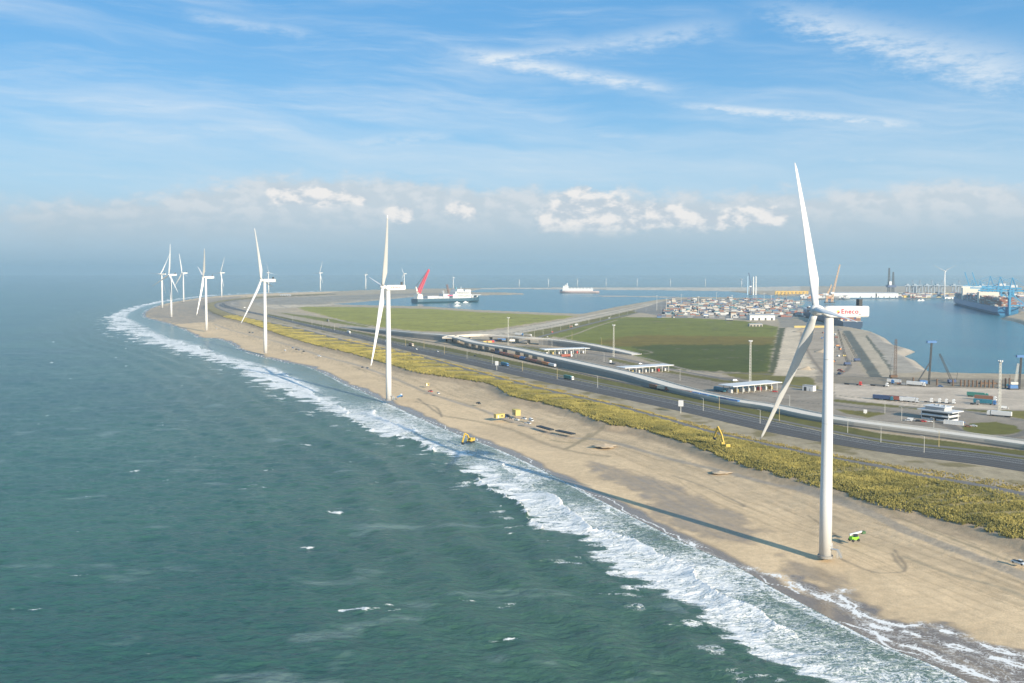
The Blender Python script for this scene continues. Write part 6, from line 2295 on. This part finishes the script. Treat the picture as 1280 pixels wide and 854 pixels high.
MB().bar((x0 + 2.0 * scs, 0, D + 40), (x0 + 16.7 * scs, 0, tipz * 0.90), 0.9).bar((x0 + 2.0 * scs, 2, D + 40), (x0 + 15.0 * scs, 2, tipz * 0.83), 0.9).build('crane_stay_cable', M_DARK, t)
MB().lattice((L * 0.04, 8, D + 13), (L * 0.01, 8, D + 46), 4, n=6, t=0.9).build('deck_crane', mat('deck_crane_brown', (0.30, 0.16, 0.12), 0.6), t)
MB().lattice((-L * 0.08, -6, D + 2), (-L * 0.085, -6, D + 26), 4, n=5, t=0.9).build('white_davit', M_WHITEP, t)
MB().bar((-L * 0.03, -14, D + 10), (L * 0.055, -14, D + 10), 3.0).build('pink_beam', mat('beam_pink_red', (0.60, 0.10, 0.20), 0.5), t)
for px, py, lab in ((571.5, 379.2, 'white tender boat alongside the crane ship, left of two'), (582, 378.6, 'white tender boat alongside the crane ship, right of two'), (571.8, 383, 'tiny pale boat lying off the crane ship')):
    b = at(px, py, 0.02)
    tt_ = thing('tender_boat', lab, 'boat', b, 0.2, 'small boats by the crane ship')
    hull_mesh(18, 6, 2.4, 1).build('hull', M_WHITEP, tt_)
    MB().box(-4, 3, -2, 2, 2.4, 5.5, tx=0.4).build('wheelhouse', M_WHITEP, tt_)

# white carrier ship farther out
t, L = ship('white topped carrier ship lying far out in the harbour', (749, 366.6), (699.5, 366.4), 36, 12, None, name='carrier_ship')
hull_mesh(L, 34, 11, 3).build('hull', mat('hull_pale_pink', (0.42, 0.33, 0.32), 0.6), t)
MB().box(-L * 0.34, L * 0.28, -15, 15, 11, 22).build('cargo_house', M_WHITEP, t)
MB().box(L * 0.27, L * 0.42, -16, 16, 11, 34, tx=3).box(L * 0.30, L * 0.36, -18, 18, 34, 39, tx=1).build('bridge_house', M_WHITEP, t)
MB().cyl((L * 0.31, 0, 39), (L * 0.31, 0, 47), 2.5, 2).build('funnel', M_WHITEP, t)
p_ = MB()
for i in range(7):
    p_.box(-L * 0.32 + i * L * 0.085, -L * 0.30 + i * L * 0.085, -8, 8, 22, 25)
p_.build('deck_tanks', M_WHITEP, t)
wn = MB().box(L * 0.422, L * 0.424, -12, 12, 24, 27).build('window', M_GLASS, t)

CARGO = MB()


def cargo(t, L, x0, x1, W, z, nx, ny, hmin, hmax, cols, rng_):
    """deck cargo of a ship as one mesh of coloured boxes"""
    mb = MB()
    for i in range(nx):
        for j in range(ny):
            hgt = rng_.randint(hmin, hmax)
            for kz in range(hgt):
                xa = x0 + (x1 - x0) * i / nx
                xb = x0 + (x1 - x0) * (i + 0.86) / nx
                ya = -W / 2 + W * j / ny
                yb = -W / 2 + W * (j + 0.96) / ny
                mb.box(xa, xb, ya, yb, z + kz * 2.62, z + kz * 2.62 + 2.55, CARCOL[rng_.choice(cols)])
    o_ = mb.build('container_cargo', M_BOXES, t)
    o_['kind'] = 'stuff'
    return o_


t, L = ship('huge blue hulled container ship moored beside the blue gantry cranes', (1260, 394.6), (1196, 379.2), 56, 20, None, name='container_ship')
hull_mesh(L, 52, 20, 4, 0.16).build('hull', mat('hull_bright_blue', (0.03, 0.17, 0.33), 0.45, var=0.12, scale=0.02), t)
MB().box(-L / 2 + 3, L * 0.36, -23, 23, 20, 20.6).build('deck', M_ROOFG, t)
cargo(t, L, -L * 0.46, -L * 0.20, 48, 20.6, 7, 10, 6, 8, ('rust', 'brown', 'brown', 'grey', 'cream', 'rust'), random.Random(1))
cargo(t, L, -L * 0.14, L * 0.14, 48, 20.6, 8, 10, 5, 8, ('grey', 'navy', 'teal', 'grey', 'rust', 'silver'), random.Random(2))
cargo(t, L, L * 0.19, L * 0.36, 44, 20.6, 5, 8, 5, 7, ('grey', 'teal', 'navy', 'cream', 'grey'), random.Random(3))
MB().box(-L * 0.19, -L * 0.155, -24, 24, 20.6, 50).build('funnel_house', mat('house_cream', (0.70, 0.64, 0.54), 0.6), t)
MB().box(L * 0.15, L * 0.18, -24, 24, 20.6, 56).box(L * 0.155, L * 0.175, -27, 27, 56, 60).build('bridge_house', mat('house_cream', (0.70, 0.64, 0.54), 0.6), t)

t, L = ship('container ship with a dark hull behind the nacelle of the nearest turbine', (1066, 411.6), (1008, 394.6), 40, 15, None, name='container_ship')
hull_mesh(L, 40, 14, 3, 0.18).build('hull', mat('hull_navy', (0.02, 0.05, 0.10), 0.45), t)
MB().box(-L / 2 + 3, L * 0.34, -18, 18, 14, 14.5).build('deck', M_ROOFG, t)
cargo(t, L, -L * 0.46, -L * 0.10, 36, 14.5, 6, 9, 5, 6, ('brown', 'rust', 'brown', 'cream', 'navy'), random.Random(4))
cargo(t, L, L * 0.0, L * 0.30, 34, 14.5, 5, 9, 2, 5, ('white', 'cream', 'grey', 'white', 'rust'), random.Random(6))
MB().box(-L * 0.085, -L * 0.03, -19, 19, 14.5, 31).build('bridge_house', M_WHITEP, t)
MB().box(L * 0.33, L * 0.44, -12, 12, 14, 20, tx=2).build('forecastle', M_WHITEP, t)
for px, py, lab in ((1149, 376.4, 'small white workboat near the far quay, left of two'), (1153, 376.2, 'small white workboat near the far quay, right of two')):
    tt_ = thing('work_boat', lab, 'boat', at(px, py, 0.02), 0.1, 'small boats near the far quay')
    hull_mesh(16, 6, 2.4, 1).build('hull', M_WHITEP, tt_)
    MB().box(-4, 3, -2, 2, 2.4, 6, tx=0.4).build('wheelhouse', M_WHITEP, tt_)
for px, lab in ((1135, 'yellow and white train of wagons on the far quay, left one'), (1152, 'yellow and white train of wagons on the far quay, right one')):
    tt_ = thing('quay_train', lab, 'train', at(px, 372.4, ZI), 0.0, 'short trains on the far quay')
    MB().box(-16, 0, -3, 3, 1, 8).build('yellow_wagon', mat('frame_yellow', (0.70, 0.45, 0.06), 0.5), tt_)
    MB().box(0.5, 18, -3, 3, 1, 8).build('white_wagon', M_WHITEP, tt_)
